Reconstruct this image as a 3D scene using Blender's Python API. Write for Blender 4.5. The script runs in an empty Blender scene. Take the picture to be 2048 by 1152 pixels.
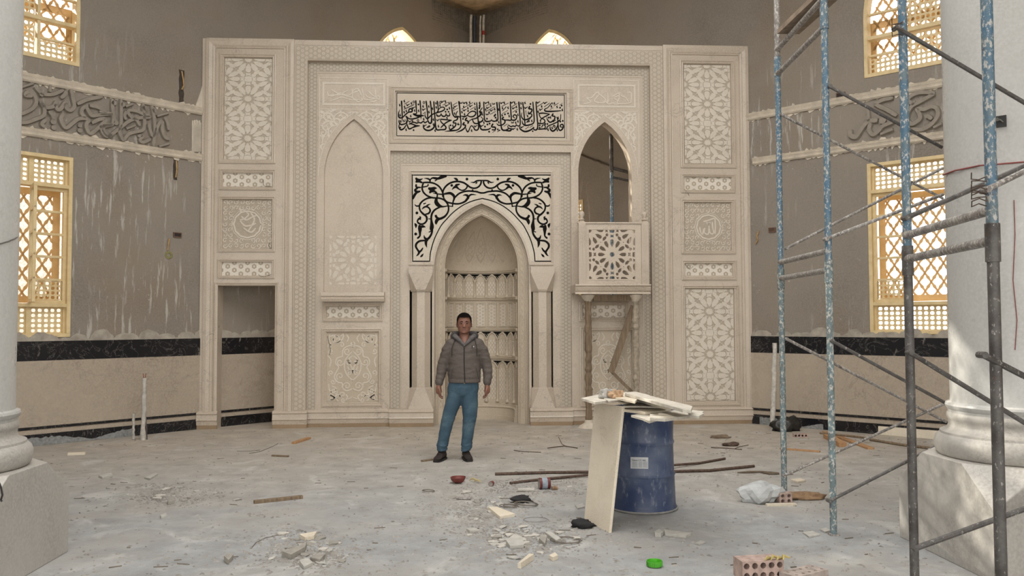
import bpy, bmesh, math, random
from math import sin, cos, pi, radians, hypot, atan2, sqrt
from mathutils import Vector, Matrix, noise
from mathutils.geometry import tessellate_polygon
SC = bpy.context.scene
COL = SC.collection
random.seed(7)

# ---------------------------------------------------------------- camera
CX, CD, CH = -0.2871, 13.209, 1.65
FPX = 1669.05
PIT, YAW, ROL = .039662, .058715, -.0029914
_fw = Vector((sin(YAW)*cos(PIT), cos(YAW)*cos(PIT), sin(PIT)))
_r0 = Vector((cos(YAW), -sin(YAW), 0)); _u0 = _r0.cross(_fw)
_r = _r0*cos(ROL)+_u0*sin(ROL); _u = -_r0*sin(ROL)+_u0*cos(ROL)
CAMP = Vector((CX, -CD, CH))
cam = bpy.data.cameras.new('camera'); cam.sensor_width = 36; cam.lens = FPX/2048*36
cam.clip_end = 200
camo = bpy.data.objects.new('camera', cam); COL.objects.link(camo)
camo.matrix_world = Matrix(((_r.x, _u.x, -_fw.x, CAMP.x), (_r.y, _u.y, -_fw.y, CAMP.y), (_r.z, _u.z, -_fw.z, CAMP.z), (0, 0, 0, 1)))
SC.camera = camo
# ---------------------------------------------------------------- light
w = bpy.data.worlds.new('sky'); SC.world = w; w.use_nodes = True
w.node_tree.nodes['Background'].inputs[0].default_value = (1.0, .96, .9, 1)
w.node_tree.nodes['Background'].inputs[1].default_value = 3.2
SUNDIR = Vector((8.74, -5.27, -5.27)).normalized()
sl = bpy.data.lights.new('sun', 'SUN'); sl.energy = 6.5; sl.angle = radians(.53); sl.color = (1, .93, .8)
so = bpy.data.objects.new('sun', sl); COL.objects.link(so)
so.rotation_euler = SUNDIR.to_track_quat('-Z', 'Y').to_euler()
def area(name, loc, rot, sx, sy, e, col):
    l = bpy.data.lights.new(name, 'AREA'); l.shape = 'RECTANGLE'; l.size = sx; l.size_y = sy; l.energy = e; l.color = col
    o = bpy.data.objects.new(name, l); COL.objects.link(o); o.location = loc; o.rotation_euler = rot
area('daylight_through_dome', (-.3, -7.2, 8.3), (0, 0, 0), 8, 8, 165, (.95, .98, 1))
area('daylight_through_entrance', (-5.5, -19.5, 4.0), (radians(90), 0, radians(-14)), 11, 7, 88, (.98, .98, 1))
area('added_fill_behind_screen', (-1.55, 2.55, 2.7), (radians(90), 0, radians(-135+0)), 1.6, 2.3, 60, (1, .88, .74))  # unseen lamp added to brighten the wall behind the right arch
for nm_, sx_, d_ in (('left', -1, Vector((.7027, -.7115, -.15))), ('right', 1, Vector((-.7115, -.7027, -.15)))):
    area('daylight_through_upper_%s_window' % nm_, (sx_*1.75, 3.2, 6.35), d_.to_track_quat('-Z', 'Y').to_euler(), 1.5, 2.0, 110, (1, .9, .76))
SC.view_settings.view_transform = 'Standard'; SC.view_settings.look = 'None'
SC.view_settings.exposure = 0; SC.view_settings.gamma = 1; SC.view_settings.use_curve_mapping = False

# ---------------------------------------------------------------- projection of measured points on real planes
def ray(x, y): return _fw + _r*((x-1024)/FPX) - _u*((y-576)/FPX)
def onfloor(x, y, z=0.0):
    d = ray(x, y); return CAMP + d*((z-CAMP.z)/d.z)
def onY(x, y, Y=0.0):
    d = ray(x, y); return CAMP + d*((Y-CAMP.y)/d.y)
TH = .7792
WALLS = {'L': (Vector((-4.393, 0, 0)), Vector((-cos(TH), -sin(TH), 0)), Vector((sin(TH), -cos(TH), 0))),
         'R': (Vector((4.338, 0, 0)), Vector((sin(TH), -cos(TH), 0)), Vector((-cos(TH), -sin(TH), 0)))}
def onwall(side, x, y):
    A, d0, n = WALLS[side]; d = ray(x, y); P = CAMP + d*((A-CAMP).dot(n)/d.dot(n))
    return ((P-A).dot(d0), P.z, (P-CAMP).dot(_fw))
def wp(side, s, z, h=0.0):
    A, d0, n = WALLS[side]; p = A + d0*s + n*h; return Vector((p.x, p.y, z))
def rectY(x0, y0, x1, y1, Y):
    a, b, c, d = onY(x0, y0, Y), onY(x1, y0, Y), onY(x1, y1, Y), onY(x0, y1, Y)
    return ((a.x+d.x)/2, (c.z+d.z)/2, (b.x+c.x)/2, (a.z+b.z)/2)   # x0,z0,x1,z1

# ---------------------------------------------------------------- materials
def lin(c): return tuple(((v/255)/12.92 if v/255 <= .04045 else ((v/255+.055)/1.055)**2.4) for v in c)+(1,)
class NT:
    def __init__(s, name, rough=.6, metal=0, spec=.5):
        s.m = bpy.data.materials.new(name); s.m.use_nodes = True; s.t = s.m.node_tree; s.b = s.t.nodes['Principled BSDF']
        s.b.inputs['Roughness'].default_value = rough; s.b.inputs['Metallic'].default_value = metal
        s.b.inputs['Specular IOR Level'].default_value = spec
        s.co = s.t.nodes.new('ShaderNodeNewGeometry').outputs['Position']; s.world = s.co
    def n(s, ty, **k):
        x = s.t.nodes.new(ty)
        for a, b in k.items():
            if a.startswith('i'): x.inputs[int(a[1:])].default_value = b
            else: setattr(x, a, b)
        return x
    def l(s, a, b): s.t.links.new(a, b)
    def objco(s): s.co = s.n('ShaderNodeTexCoord').outputs['Object']
    def mapped(s, sc, rot=(0, 0, 0)):
        m = s.n('ShaderNodeMapping'); m.inputs['Scale'].default_value = sc; m.inputs['Rotation'].default_value = rot
        s.l(s.co, m.inputs[0]); return m.outputs[0]
    def noise(s, scale, detail=4, rough=.55, vec=None, dist=0):
        x = s.n('ShaderNodeTexNoise'); x.inputs['Scale'].default_value = scale; x.inputs['Detail'].default_value = detail
        x.inputs['Roughness'].default_value = rough; x.inputs['Distortion'].default_value = dist
        s.l(vec or s.co, x.inputs['Vector']); return x.outputs[0]
    def ramp(s, f, stops):
        r = s.n('ShaderNodeValToRGB'); e = r.color_ramp.elements
        while len(e) < len(stops): e.new(.5)
        for q, (p, c) in zip(e, stops):
            q.position = p; q.color = c if len(c) == 4 else lin(c)
        s.l(f, r.inputs[0]); return r.outputs[0]
    def mask(s, f, a, b):
        r = s.n('ShaderNodeMapRange'); r.inputs[1].default_value = a; r.inputs[2].default_value = b; s.l(f, r.inputs[0]); return r.outputs[0]
    def mix(s, f, a, b, mode='MIX'):
        x = s.n('ShaderNodeMix', data_type='RGBA', blend_type=mode)
        for v, k in ((f, 0), (a, 6), (b, 7)):
            if hasattr(v, 'links'): s.l(v, x.inputs[k])
            elif k == 0: x.inputs[0].default_value = v
            else: x.inputs[k].default_value = v if len(v) == 4 else lin(v)
        return x.outputs[2]
    def math(s, op, a, b=0.0, c=0.0):
        x = s.n('ShaderNodeMath', operation=op)
        for i, v in enumerate((a, b, c)):
            if hasattr(v, 'links'): s.l(v, x.inputs[i])
            else: x.inputs[i].default_value = v
        return x.outputs[0]
    def sep(s, vec=None):
        x = s.n('ShaderNodeSeparateXYZ'); s.l(vec or s.co, x.inputs[0]); return x.outputs
    def color(s, c):
        if hasattr(c, 'links'): s.l(c, s.b.inputs['Base Color'])
        else: s.b.inputs['Base Color'].default_value = c if len(c) == 4 else lin(c)
        return s
    def rough(s, f): s.l(f, s.b.inputs['Roughness'])
    def bump(s, f, st=.3, d=.01):
        x = s.n('ShaderNodeBump'); x.inputs['Strength'].default_value = st; x.inputs['Distance'].default_value = d
        s.l(f, x.inputs['Height']); s.l(x.outputs[0], s.b.inputs['Normal'])
def simple(name, c, rough=.6, metal=0, var=.12, scale=20, bump=.15):
    n = NT(name, rough, metal); n.objco()
    f = n.noise(scale); d = tuple(v*(1-var*2) for v in c); n.color(n.ramp(f, [(.3, d), (.7, c)]))
    if bump: n.bump(f, bump)
    return n.m
def marble(name, c, dark, veins=.5, rough=.25, sc=1.0, dust=0):
    n = NT(name, rough)
    a = n.noise(1.1*sc, 8, .6, dist=1.2)
    v = n.noise(2.3*sc, 9, .62, dist=2.2)
    vein = n.math('SUBTRACT', 1.0, n.mask(n.math('ABSOLUTE', n.math('SUBTRACT', v, .5)), 0, .018))
    base = n.ramp(a, [(.3, dark), (.62, c)])
    f = n.noise(60*sc, 3); base = n.mix(n.mask(f, .35, .75), base, tuple(min(255, x*1.05) for x in c))
    k = n.math('MULTIPLY', vein, n.math('MULTIPLY', n.mask(n.noise(1.7*sc, 3), .5, .62), veins))
    col = n.mix(k, base, tuple(x*.66 for x in dark)); n.color(col)
    rr = n.ramp(n.noise(5*sc, 6), [(.3, (rough, rough, rough, 1)), (.75, (rough+.25,)*3+(1,))]); n.rough(rr)
    n.bump(f, .04*(1-dust), .004*(1-dust*.9))
    return n.m
MAR = marble('beige marble', (191, 179, 164), (173, 161, 146))
MARG = marble('greyish carved marble', (188, 176, 158), (168, 156, 138), .2, .45)
MARW = marble('white carved marble', (208, 200, 187), (194, 186, 172), .2, .4)
MARK = marble('grey ground marble', (174, 163, 147), (162, 151, 135), .2, .5)
MARB = marble('brown skirting marble', (150, 128, 102), (120, 100, 80), .4, .45, 3)
COLM = marble('column marble', (177, 177, 175), (170, 170, 167), .2, .22, .8, .3)
PLIM = marble('plinth marble', (172, 169, 164), (156, 152, 146), .3, .35, .8)
SLAB = marble('marble slab', (216, 207, 190), (198, 188, 170), .3, .45, 2)
def m_black():
    n = NT('black marble', .22); v = n.noise(3, 9, .6, dist=2); vein = n.mask(n.math('ABSOLUTE', n.math('SUBTRACT', v, .5)), 0, .012)
    s = n.noise(9, 5, .7, vec=n.mapped((1, 1, .35)))
    c = n.mix(vein, (90, 88, 86), (26, 26, 30)); c = n.mix(n.mask(s, .62, .7), c, (120, 116, 110)); n.color(c); return n.m
BLK = m_black()
INK = simple('black inlay stone', (12, 9, 7), .8, var=.2, bump=.0)
INK.node_tree.nodes['Principled BSDF'].inputs['Specular IOR Level'].default_value = .2
def m_plaster():
    n = NT('grey cement plaster', .92)
    a = n.noise(.7, 6, .6); b = n.noise(45, 4, .6)
    base = n.ramp(a, [(.3, (118, 111, 103)), (.5, (133, 126, 117)), (.72, (143, 134, 122))])
    base = n.mix(n.mask(b, .3, .8), base, (146, 138, 128), 'MIX'); 
    base = n.mix(n.math('MULTIPLY', n.mask(n.noise(.45, 4, .6), .5, .68), .45), base, (134, 116, 96))
    # white paint and gypsum splashes: tall thin streaks, gathered in patches
    st = n.noise(9, 5, .65, vec=n.mapped((1.6, 1.6, .16), (.08, .05, 0)))
    patch = n.noise(.55, 3, .5)
    k = n.math('MULTIPLY', n.mask(st, .565, .63), n.mask(patch, .43, .55))
    sp = n.noise(14, 4, .7); k2 = n.math('MULTIPLY', n.mask(sp, .66, .7), n.mask(n.noise(.9, 3), .45, .6))
    kk = n.math('MAXIMUM', k, k2)
    z = n.sep()[2]; kk = n.math('MULTIPLY', kk, n.mask(z, 6.2, 4.6))
    n.color(n.mix(n.math('MULTIPLY', kk, .62), base, (196, 192, 185)))
    n.bump(n.math('ADD', b, n.math('MULTIPLY', n.noise(6, 5), 1.5)), .35, .01); return n.m
PLA = m_plaster()
GYP = simple('white gypsum', (214, 204, 188), .8, scale=8, var=.06)
RELF = simple('cement relief', (150, 142, 131), .9, scale=12, var=.05, bump=.3)
DADO = marble('polished beige dado marble', (171, 159, 144), (152, 140, 127), .4, .18, .7)
def m_floor():
    n = NT('dusty screed floor', .85)
    a = n.noise(.5, 7, .6); b = n.noise(3.2, 8, .68); c = n.noise(38, 5, .7); y = n.sep()[1]
    warm = n.mask(n.math('ADD', y, n.math('MULTIPLY', n.math('SUBTRACT', a, .5), 4)), -6.5, -1.0)
    g = n.ramp(b, [(.3, (140, 141, 141)), (.5, (156, 158, 159)), (.72, (176, 178, 179))])
    wm = n.ramp(b, [(.3, (160, 150, 138)), (.5, (182, 173, 160)), (.7, (198, 190, 177))])
    col = n.mix(warm, g, wm)
    blot = n.noise(1.1, 5, .6, dist=.6); col = n.mix(n.math('MULTIPLY', n.mask(blot, .45, .62), .45), col, (170, 165, 158)); pale = n.noise(1.9, 6, .65, dist=1.0); col = n.mix(n.math('MULTIPLY', n.mask(pale, .56, .68), .5), col, (206, 206, 204))
    dirt = n.math('MULTIPLY', n.mask(c, .62, .72), n.mask(n.noise(1.3, 4), .45, .62))
    col = n.mix(n.math('MULTIPLY', dirt, .6), col, (120, 110, 100))
    n.color(col); n.bump(n.math('ADD', n.math('MULTIPLY', n.noise(7, 8, .7), 2), c), .55, .014); return n.m
FLO = m_floor()
def m_hex(name, base, light, sc, rough=.45):
    """small geometric star-and-hexagon inlay carried by the stone"""
    n = NT(name, rough); x, y, z = n.sep()
    t = []
    for an in (0, 60, 120):
        p = n.math('ADD', n.math('MULTIPLY', x, cos(radians(an))*sc), n.math('MULTIPLY', z, sin(radians(an))*sc)); t.append(n.mask(n.math('COSINE', p), -.45, -.72))
    k = n.math('MAXIMUM', n.math('MAXIMUM', t[0], t[1]), t[2])
    q = n.math('ADD', n.math('COSINE', n.math('MULTIPLY', x, sc)), n.math('MULTIPLY', n.math('COSINE', n.math('MULTIPLY', x, sc*.5)), n.math('COSINE', n.math('MULTIPLY', z, sc*.866))))
    k = n.math('MAXIMUM', k, n.math('MULTIPLY', n.mask(q, 1.55, 1.75), .8))
    no = n.noise(2, 4); col = n.mix(k, base, light); col = n.mix(n.math('MULTIPLY', n.mask(no, .4, .75), .35), col, base); n.color(col); n.bump(k, .4, .004); return n.m
HEXA = m_hex('star pattern inlay', (196, 187, 172), (172, 160, 143), 96)
HEXB = m_hex('fine star pattern inlay', (190, 182, 168), (163, 152, 136), 124)
HEXC = m_hex('dense pattern inlay', (172, 161, 144), (203, 194, 178), 150)
def m_wood(name, c, d, rough=.6, st=(2, 2, 30)):
    n = NT(name, rough); n.objco(); f = n.noise(3, 6, .6, vec=n.mapped(st)); n.color(n.ramp(f, [(.3, d), (.7, c)])); n.bump(f, .2, .004); return n.m

CREAM = m_wood('cream painted wood', (226, 205, 160), (205, 182, 135), .5, (3, 3, 3))
TAN = m_wood('tan lattice wood', (222, 186, 132), (204, 166, 112), .6, (3, 3, 3))
OLDW = m_wood('weathered wood', (140, 122, 100), (98, 84, 68), .85, (14, 14, 1.2))
PINE = m_wood('bare pine', (190, 152, 112), (160, 120, 84), .8, (6, 6, 2))
def m_paint(name, c, d, splash=.6, lo=.55):
    n = NT(name, .5); n.objco(); n.co = n.world
    a = n.noise(9, 6, .7); b = n.noise(55, 4, .7, vec=n.mapped((1, 1, .6))); base = n.ramp(a, [(.35, d), (.6, c)])
    k = n.math('MULTIPLY', n.mask(b, lo, lo+.06), splash); base = n.mix(k, base, (205, 202, 196))
    k2 = n.mask(n.noise(28, 5, .7), .6, .66); base = n.mix(n.math('MULTIPLY', k2, .6), base, (92, 70, 60)); n.color(base); n.bump(b, .3, .003); return n.m
SBLU = m_paint('splashed blue paint', (76, 112, 138), (108, 124, 130), .75, .53)
STEA = m_paint('dusty teal paint', (112, 134, 140), (98, 108, 110), .8, .52)
SGRY = m_paint('cement caked steel', (146, 142, 138), (104, 100, 98), .7, .52)
SDRK = m_paint('dark dirty steel', (96, 94, 92), (66, 62, 60), .5, .6)
RUST = simple('rusty steel', (104, 84, 72), .8, scale=40, var=.2)
def m_barrel():
    n = NT('blue painted drum steel', .42); z = n.sep(n.co)[2]
    a = n.noise(2.6, 6, .65); b = n.noise(22, 6, .7, vec=n.mapped((1, 1, .4)))
    base = n.ramp(a, [(.35, (44, 58, 92)), (.65, (56, 72, 106))])
    k = n.math('MULTIPLY', n.mask(b, .56, .66), .45); base = n.mix(k, base, (150, 156, 166))
    base = n.mix(n.math('MULTIPLY', n.mask(n.noise(1.6, 5), .5, .68), .5), base, (128, 138, 154)); n.color(base)
    n.bump(b, .15, .004); return n.m
DRUM = m_barrel()

# ---------------------------------------------------------------- mesh helpers
class M:
    def __init__(s): s.v = []; s.f = []
    def add(s, vs, fs):
        k = len(s.v); s.v += [tuple(v) for v in vs]; s.f += [tuple(i+k for i in f) for f in fs]; return s
    def box(s, x0, x1, y0, y1, z0, z1):
        return s.add([(x0, y0, z0), (x1, y0, z0), (x1, y1, z0), (x0, y1, z0), (x0, y0, z1), (x1, y0, z1), (x1, y1, z1), (x0, y1, z1)],
                     [(3, 2, 1, 0), (4, 5, 6, 7), (0, 1, 5, 4), (1, 2, 6, 5), (2, 3, 7, 6), (3, 0, 4, 7)])
    def mbox(s, mp, u0, u1, v0, v1, h0, h1):
        P = [mp(u0, v0, h0), mp(u1, v0, h0), mp(u1, v1, h0), mp(u0, v1, h0), mp(u0, v0, h1), mp(u1, v0, h1), mp(u1, v1, h1), mp(u0, v1, h1)]
        return s.add(P, [(3, 2, 1, 0), (4, 5, 6, 7), (0, 1, 5, 4), (1, 2, 6, 5), (2, 3, 7, 6), (3, 0, 4, 7)])
    def obox(s, mat, sx, sy, sz):
        k = len(s.v); s.box(-sx/2, sx/2, -sy/2, sy/2, -sz/2, sz/2)
        for i in range(k, k+8): s.v[i] = tuple(mat @ Vector(s.v[i]))
        return s
    def beam(s, a, b, wd, th, up=(0, 0, 1)):
        a = Vector(a); b = Vector(b); d = b-a; L = d.length; d.normalize(); sd = d.cross(Vector(up)).normalized(); u2 = sd.cross(d)
        mt = Matrix(((d.x, sd.x, u2.x, (a.x+b.x)/2), (d.y, sd.y, u2.y, (a.y+b.y)/2), (d.z, sd.z, u2.z, (a.z+b.z)/2), (0, 0, 0, 1)))
        return s.obox(mt, L, wd, th)
    def tube(s, pts, r, seg=12, cap=True):
        pts = [Vector(p) for p in pts]; n = len(pts); k = len(s.v); rr = r if isinstance(r, (list, tuple)) else [r]*n
        d0 = (pts[1]-pts[0]).normalized(); up = Vector((0, 0, 1)) if abs(d0.z) < .9 else Vector((1, 0, 0)); a = d0.cross(up).normalized()
        for i, p in enumerate(pts):
            d = (pts[min(i+1, n-1)]-pts[max(i-1, 0)]).normalized(); a = (a-d*a.dot(d)).normalized(); b = d.cross(a)
            for j in range(seg):
                t = 2*pi*j/seg; s.v.append(tuple(p+(a*cos(t)+b*sin(t))*rr[i]))
        for i in range(n-1):
            for j in range(seg):
                j2 = (j+1) % seg; s.f.append((k+i*seg+j, k+i*seg+j2, k+(i+1)*seg+j2, k+(i+1)*seg+j))
        if cap: s.f.append(tuple(k+j for j in reversed(range(seg)))); s.f.append(tuple(k+(n-1)*seg+j for j in range(seg)))
        return s
    def lathe(s, prof, c=(0, 0, 0), seg=32, a0=0, a1=2*pi):
        full = abs(a1-a0-2*pi) < 1e-6; n = seg if full else seg+1; k = len(s.v)
        for r, z in prof:
            for j in range(n):
                t = a0+(a1-a0)*j/seg; s.v.append((c[0]+r*cos(t), c[1]+r*sin(t), c[2]+z))
        for i in range(len(prof)-1):
            for j in range(seg):
                j2 = (j+1) % n; s.f.append((k+i*n+j, k+i*n+j2, k+(i+1)*n+j2, k+(i+1)*n+j))
        if full:
            if prof[0][0] > 1e-6: s.f.append(tuple(k+j for j in reversed(range(n))))
            if prof[-1][0] > 1e-6: s.f.append(tuple(k+(len(prof)-1)*n+j for j in range(n)))
        return s
    def slab(s, mp, outer, holes, h0, h1, back=True):
        """plate between depths h0 (back) and h1 (front) with holes, mapped by mp(u,v,h)"""
        loops = [list(outer)]+[list(h) for h in holes]
        tri = tessellate_polygon([[Vector((u, v, 0)) for u, v in lp] for lp in loops])
        flat = [p for lp in loops for p in lp]; n = len(flat); k = len(s.v)
        s.v += [tuple(mp(u, v, h1)) for u, v in flat]+[tuple(mp(u, v, h0)) for u, v in flat]
        for t in tri:
            s.f.append(tuple(k+i for i in t))
            if back: s.f.append(tuple(k+n+i for i in reversed(t)))
        o = 0
        for lp in loops:
            m = len(lp)
            for i in range(m): j = (i+1) % m; s.f.append((k+o+i, k+o+j, k+n+o+j, k+n+o+i))
            o += m
        return s
    def sweep(s, mp, rect, prof, sides=(0, 1, 2, 3)):
        """picture-frame moulding round rect (u0,v0,u1,v1); prof = [(inset,h)]"""
        u0, v0, u1, v1 = rect; k = len(s.v)
        for i, h in prof: s.v += [tuple(mp(a, b, h)) for a, b in ((u0+i, v0+i), (u1-i, v0+i), (u1-i, v1-i), (u0+i, v1-i))]
        for q in range(len(prof)-1):
            for j in sides: j2 = (j+1) % 4; s.f.append((k+q*4+j, k+q*4+j2, k+q*4+4+j2, k+q*4+4+j))
        return s
    def build(s, name, mat, parent=None, smooth=False, bevel=0, label=None, **kw):
        me = bpy.data.meshes.new(name); me.from_pydata(s.v, [], s.f); me.update()
        b = bmesh.new(); b.from_mesh(me); bmesh.ops.recalc_face_normals(b, faces=b.faces); b.to_mesh(me); b.free()
        me.materials.append(mat); o = bpy.data.objects.new(name, me); COL.objects.link(o)
        if parent: o.parent = parent
        if smooth:
            for p in me.polygons: p.use_smooth = True
            try: me.set_sharp_from_angle(angle=radians(38))
            except Exception: pass
        if bevel:
            bv = o.modifiers.new('edge', 'BEVEL'); bv.width = bevel; bv.segments = 2; bv.limit_method = 'ANGLE'; bv.angle_limit = radians(40)
        if label: o['label'] = label
        for a, c in kw.items(): o[a] = c
        return o
def thing(name, label, cat, group=None, loc=(0, 0, 0), kind=None):
    o = bpy.data.objects.new(name, None); COL.objects.link(o); o.location = loc; o.empty_display_size = .1
    if label: o['label'] = label
    if cat: o['category'] = cat
    if group: o['group'] = group
    if kind: o['kind'] = kind
    return o
def settle(root):
    """give an Empty at the origin its place at the middle of its parts' base, keeping the parts where they are"""
    lo = [1e9]*3; hi = [-1e9]*3
    def walk(o):
        for c in o.children:
            if c.type == 'MESH':
                for v in c.data.vertices:
                    for i in range(3): lo[i] = min(lo[i], v.co[i]); hi[i] = max(hi[i], v.co[i])
            walk(c)
    walk(root); c = Vector(((lo[0]+hi[0])/2, (lo[1]+hi[1])/2, lo[2])); done = set()
    def shift(o):
        for ch in o.children:
            if ch.type == 'MESH' and ch.data.name not in done:
                ch.data.transform(Matrix.Translation(-c)); done.add(ch.data.name)
            shift(ch)
    shift(root); root.location = c
def parse(t, dw):
    out = []
    for st in t.split('|'):
        pts = []
        for p in st.split():
            q = [float(a) for a in p.split(',')]; pts.append((q[0], q[1], q[2] if len(q) > 2 else dw))
        if pts: out.append(pts)
    return out
def smoothpts(p, sub=4):
    if len(p) < 3: return p
    o = []
    for i in range(len(p)-1):
        a, b, c, d = p[max(i-1, 0)], p[i], p[i+1], p[min(i+2, len(p)-1)]
        for k in range(sub):
            t = k/sub
            o.append(tuple(.5*((2*b[j])+(-a[j]+c[j])*t+(2*a[j]-5*b[j]+4*c[j]-d[j])*t*t+(-a[j]+3*b[j]-3*c[j]+d[j])*t**3) for j in range(3)))
    o.append(p[-1]); return o
def ribbon(m, pts, mp, h0, h1, chamf=0.0, sub=4, loop=False):
    """raised stroke along (u,v,width) points"""
    p = smoothpts(pts, sub); n = len(p)
    if n < 2:
        u, v, wd = p[0]; r = wd/2; k = len(m.v)
        for h in (h0, h1): m.v += [tuple(mp(u+r*cos(t*pi/4), v+r*sin(t*pi/4), h)) for t in range(8)]
        m.f.append(tuple(k+8+i for i in range(8)))
        for i in range(8): j = (i+1) % 8; m.f.append((k+i, k+j, k+8+j, k+8+i))
        return
    k = len(m.v)
    for i, (u, v, wd) in enumerate(p):
        a = p[max(i-1, 0)]; b = p[min(i+1, n-1)]; dx, dy = b[0]-a[0], b[1]-a[1]; L = hypot(dx, dy) or 1e-6; nx, ny = -dy/L, dx/L; r = max(wd, 1e-4)/2; c = r*(1-chamf)
        e = 0.0
        if i == 0: e = -r*.5
        if i == n-1: e = r*.5
        ex, ey = dx/L*e, dy/L*e
        if e: c *= .6; r *= .8
        m.v += [tuple(mp(u+ex+nx*r, v+ey+ny*r, h0)), tuple(mp(u+ex+nx*c, v+ey+ny*c, h1)), tuple(mp(u+ex-nx*c, v+ey-ny*c, h1)), tuple(mp(u+ex-nx*r, v+ey-ny*r, h0))]
    for i in range(n-1):
        q = k+i*4
        for j in range(3): m.f.append((q+j, q+j+1, q+5+j, q+4+j))
    m.f.append((k, k+1, k+2, k+3)); q = k+(n-1)*4; m.f.append((q+3, q+2, q+1, q))
def circ(u, v, r, n=10, ph=0): return [(u+r*cos(2*pi*i/n+ph), v+r*sin(2*pi*i/n+ph)) for i in range(n)]
# ---------------------------------------------------------------- setting: floor, walls, ceiling
def arch(u0, u1, vs, va, n=12):
    """pointed arch from (u1,vs) over the apex to (u0,vs)"""
    w_ = (u1-u0)/2; h = va-vs; R = (w_*w_+h*h)/(2*w_); uc = (u0+u1)/2; amax = math.asin(min(1, h/R))
    right = [(u1-R+R*cos(amax*i/n), vs+R*sin(amax*i/n)) for i in range(n+1)]
    return right+[(2*uc-a, b) for a, b in reversed(right[:-1])]
S = {'kind': 'structure'}
fl = M(); fl.box(-22, 22, -22, 12, -.3, 0); fl.build('floor', FLO, **S)
g = M(); g.box(-60, 60, -60, 60, -.6, -.35); g.build('ground_outside', simple('pale ground', (190, 182, 168), .9), **S)
LOW = {'L': (1.86, 3.66, 1.45, 3.945), 'R': (1.87, 3.67, 1.45, 3.945)}
LOW_ADDED = {'L': (-4.98, -3.28, 1.45, 3.945), 'R': (-5.05, -3.35, 1.45, 3.945)}  # hidden low windows added to let light in behind the screen
UPP = {'L': (1.80, 3.40, 5.24, 6.1, 7.42), 'R': (1.86, 3.46, 5.22, 6.1, 7.42)}
BEH = {'L': (-4.88, -3.36, 5.3, 6.32, 7.37), 'R': (-4.92, -3.40, 5.3, 6.35, 7.40)}
def rect(a, b, c, d): return [(a, c), (b, c), (b, d), (a, d)]
for sd, nm, send in (('L', 'wall_left', -6.212), ('R', 'wall_right', -6.136)):
    holes = [rect(*LOW[sd]), rect(*LOW_ADDED[sd])]
    for q in (UPP[sd], BEH[sd]): holes.append([(q[0], q[2]), (q[1], q[2])]+arch(q[0], q[1], q[3], q[4]))
    m = M(); m.slab(lambda u, v, h, sd=sd: wp(sd, u, v, h), rect(send-.1, 10, -.1, 8.3), holes, -.28, 0)
    m.build(nm, PLA, **S)
m = M(); m.box(-11.9, -11.5, -22, -6.8, 0, 8.3); m.build('wall_left_rear', PLA, **S)
m = M(); m.box(11.3, 11.7, -22, -6.8, 0, 8.3); m.build('wall_right_rear', PLA, **S)
m = M()
lip = [(-3.6, -11.3), (4.6, -11.3), (4.6, -3.1), (-3.6, -3.1)]
m.slab(lambda u, v, h: Vector((u, v, h)), [(-11.7, -22), (11.6, -22), (11.6, -6.95), (0, 4.72), (-.05, 4.72), (-11.7, -6.95)], [lip], 8.42, 8.16)
m.build('ceiling', simple('rough concrete soffit', (176, 160, 140), .95, scale=5, bump=.5), **S)
# coved corner of the vault where the two walls meet, with wire mesh strips under it
m = M(); n = 14
for i in range(n+1):
    t = i/n; rr = 2.3
    for j in range(9):
        a = -pi*.5+(j/8)*pi*.5
        # shallow rounded soffit hanging from the corner
        u = (t-.5)*2; x = u*1.5*(1-.0*j); y = 4.05-abs(u)*1.5-(1+sin(a))*1.1; z = 8.17-.16*cos(a*1.0)*(1-abs(u)**2)
        m.v.append((x, y, z))
for i in range(n):
    for j in range(8): k = i*9+j; m.f.append((k, k+1, k+10, k+9))
m.build('trim_1', simple('rough plaster vault', (196, 178, 152), .95, scale=8, bump=.6), smooth=True, **S)
MESHM = simple('plastered wire mesh', (138, 130, 119), .9, scale=14)
for q, (sd, s0, s1) in enumerate((('L', -6.2, -4.9), ('R', -6.1, -4.2))):
    m = M(); i = 0; s = s0
    while s < s1:
        top = 8.14; bot = 8.14-.5+.3*(s-s0)/(s1-s0)
        z = bot
        m.mbox(lambda u, v, h: wp(sd, u, v, h), s, s+.035, bot, top, 0, .005); s += .055
    z = 7.74
    while z < 8.12: m.mbox(lambda u, v, h: wp(sd, u, v, h), s0, s1, z, z+.018, 0, .004); z += .05
    m.build('trim_%d' % (2+q), MESHM, **S)
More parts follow.
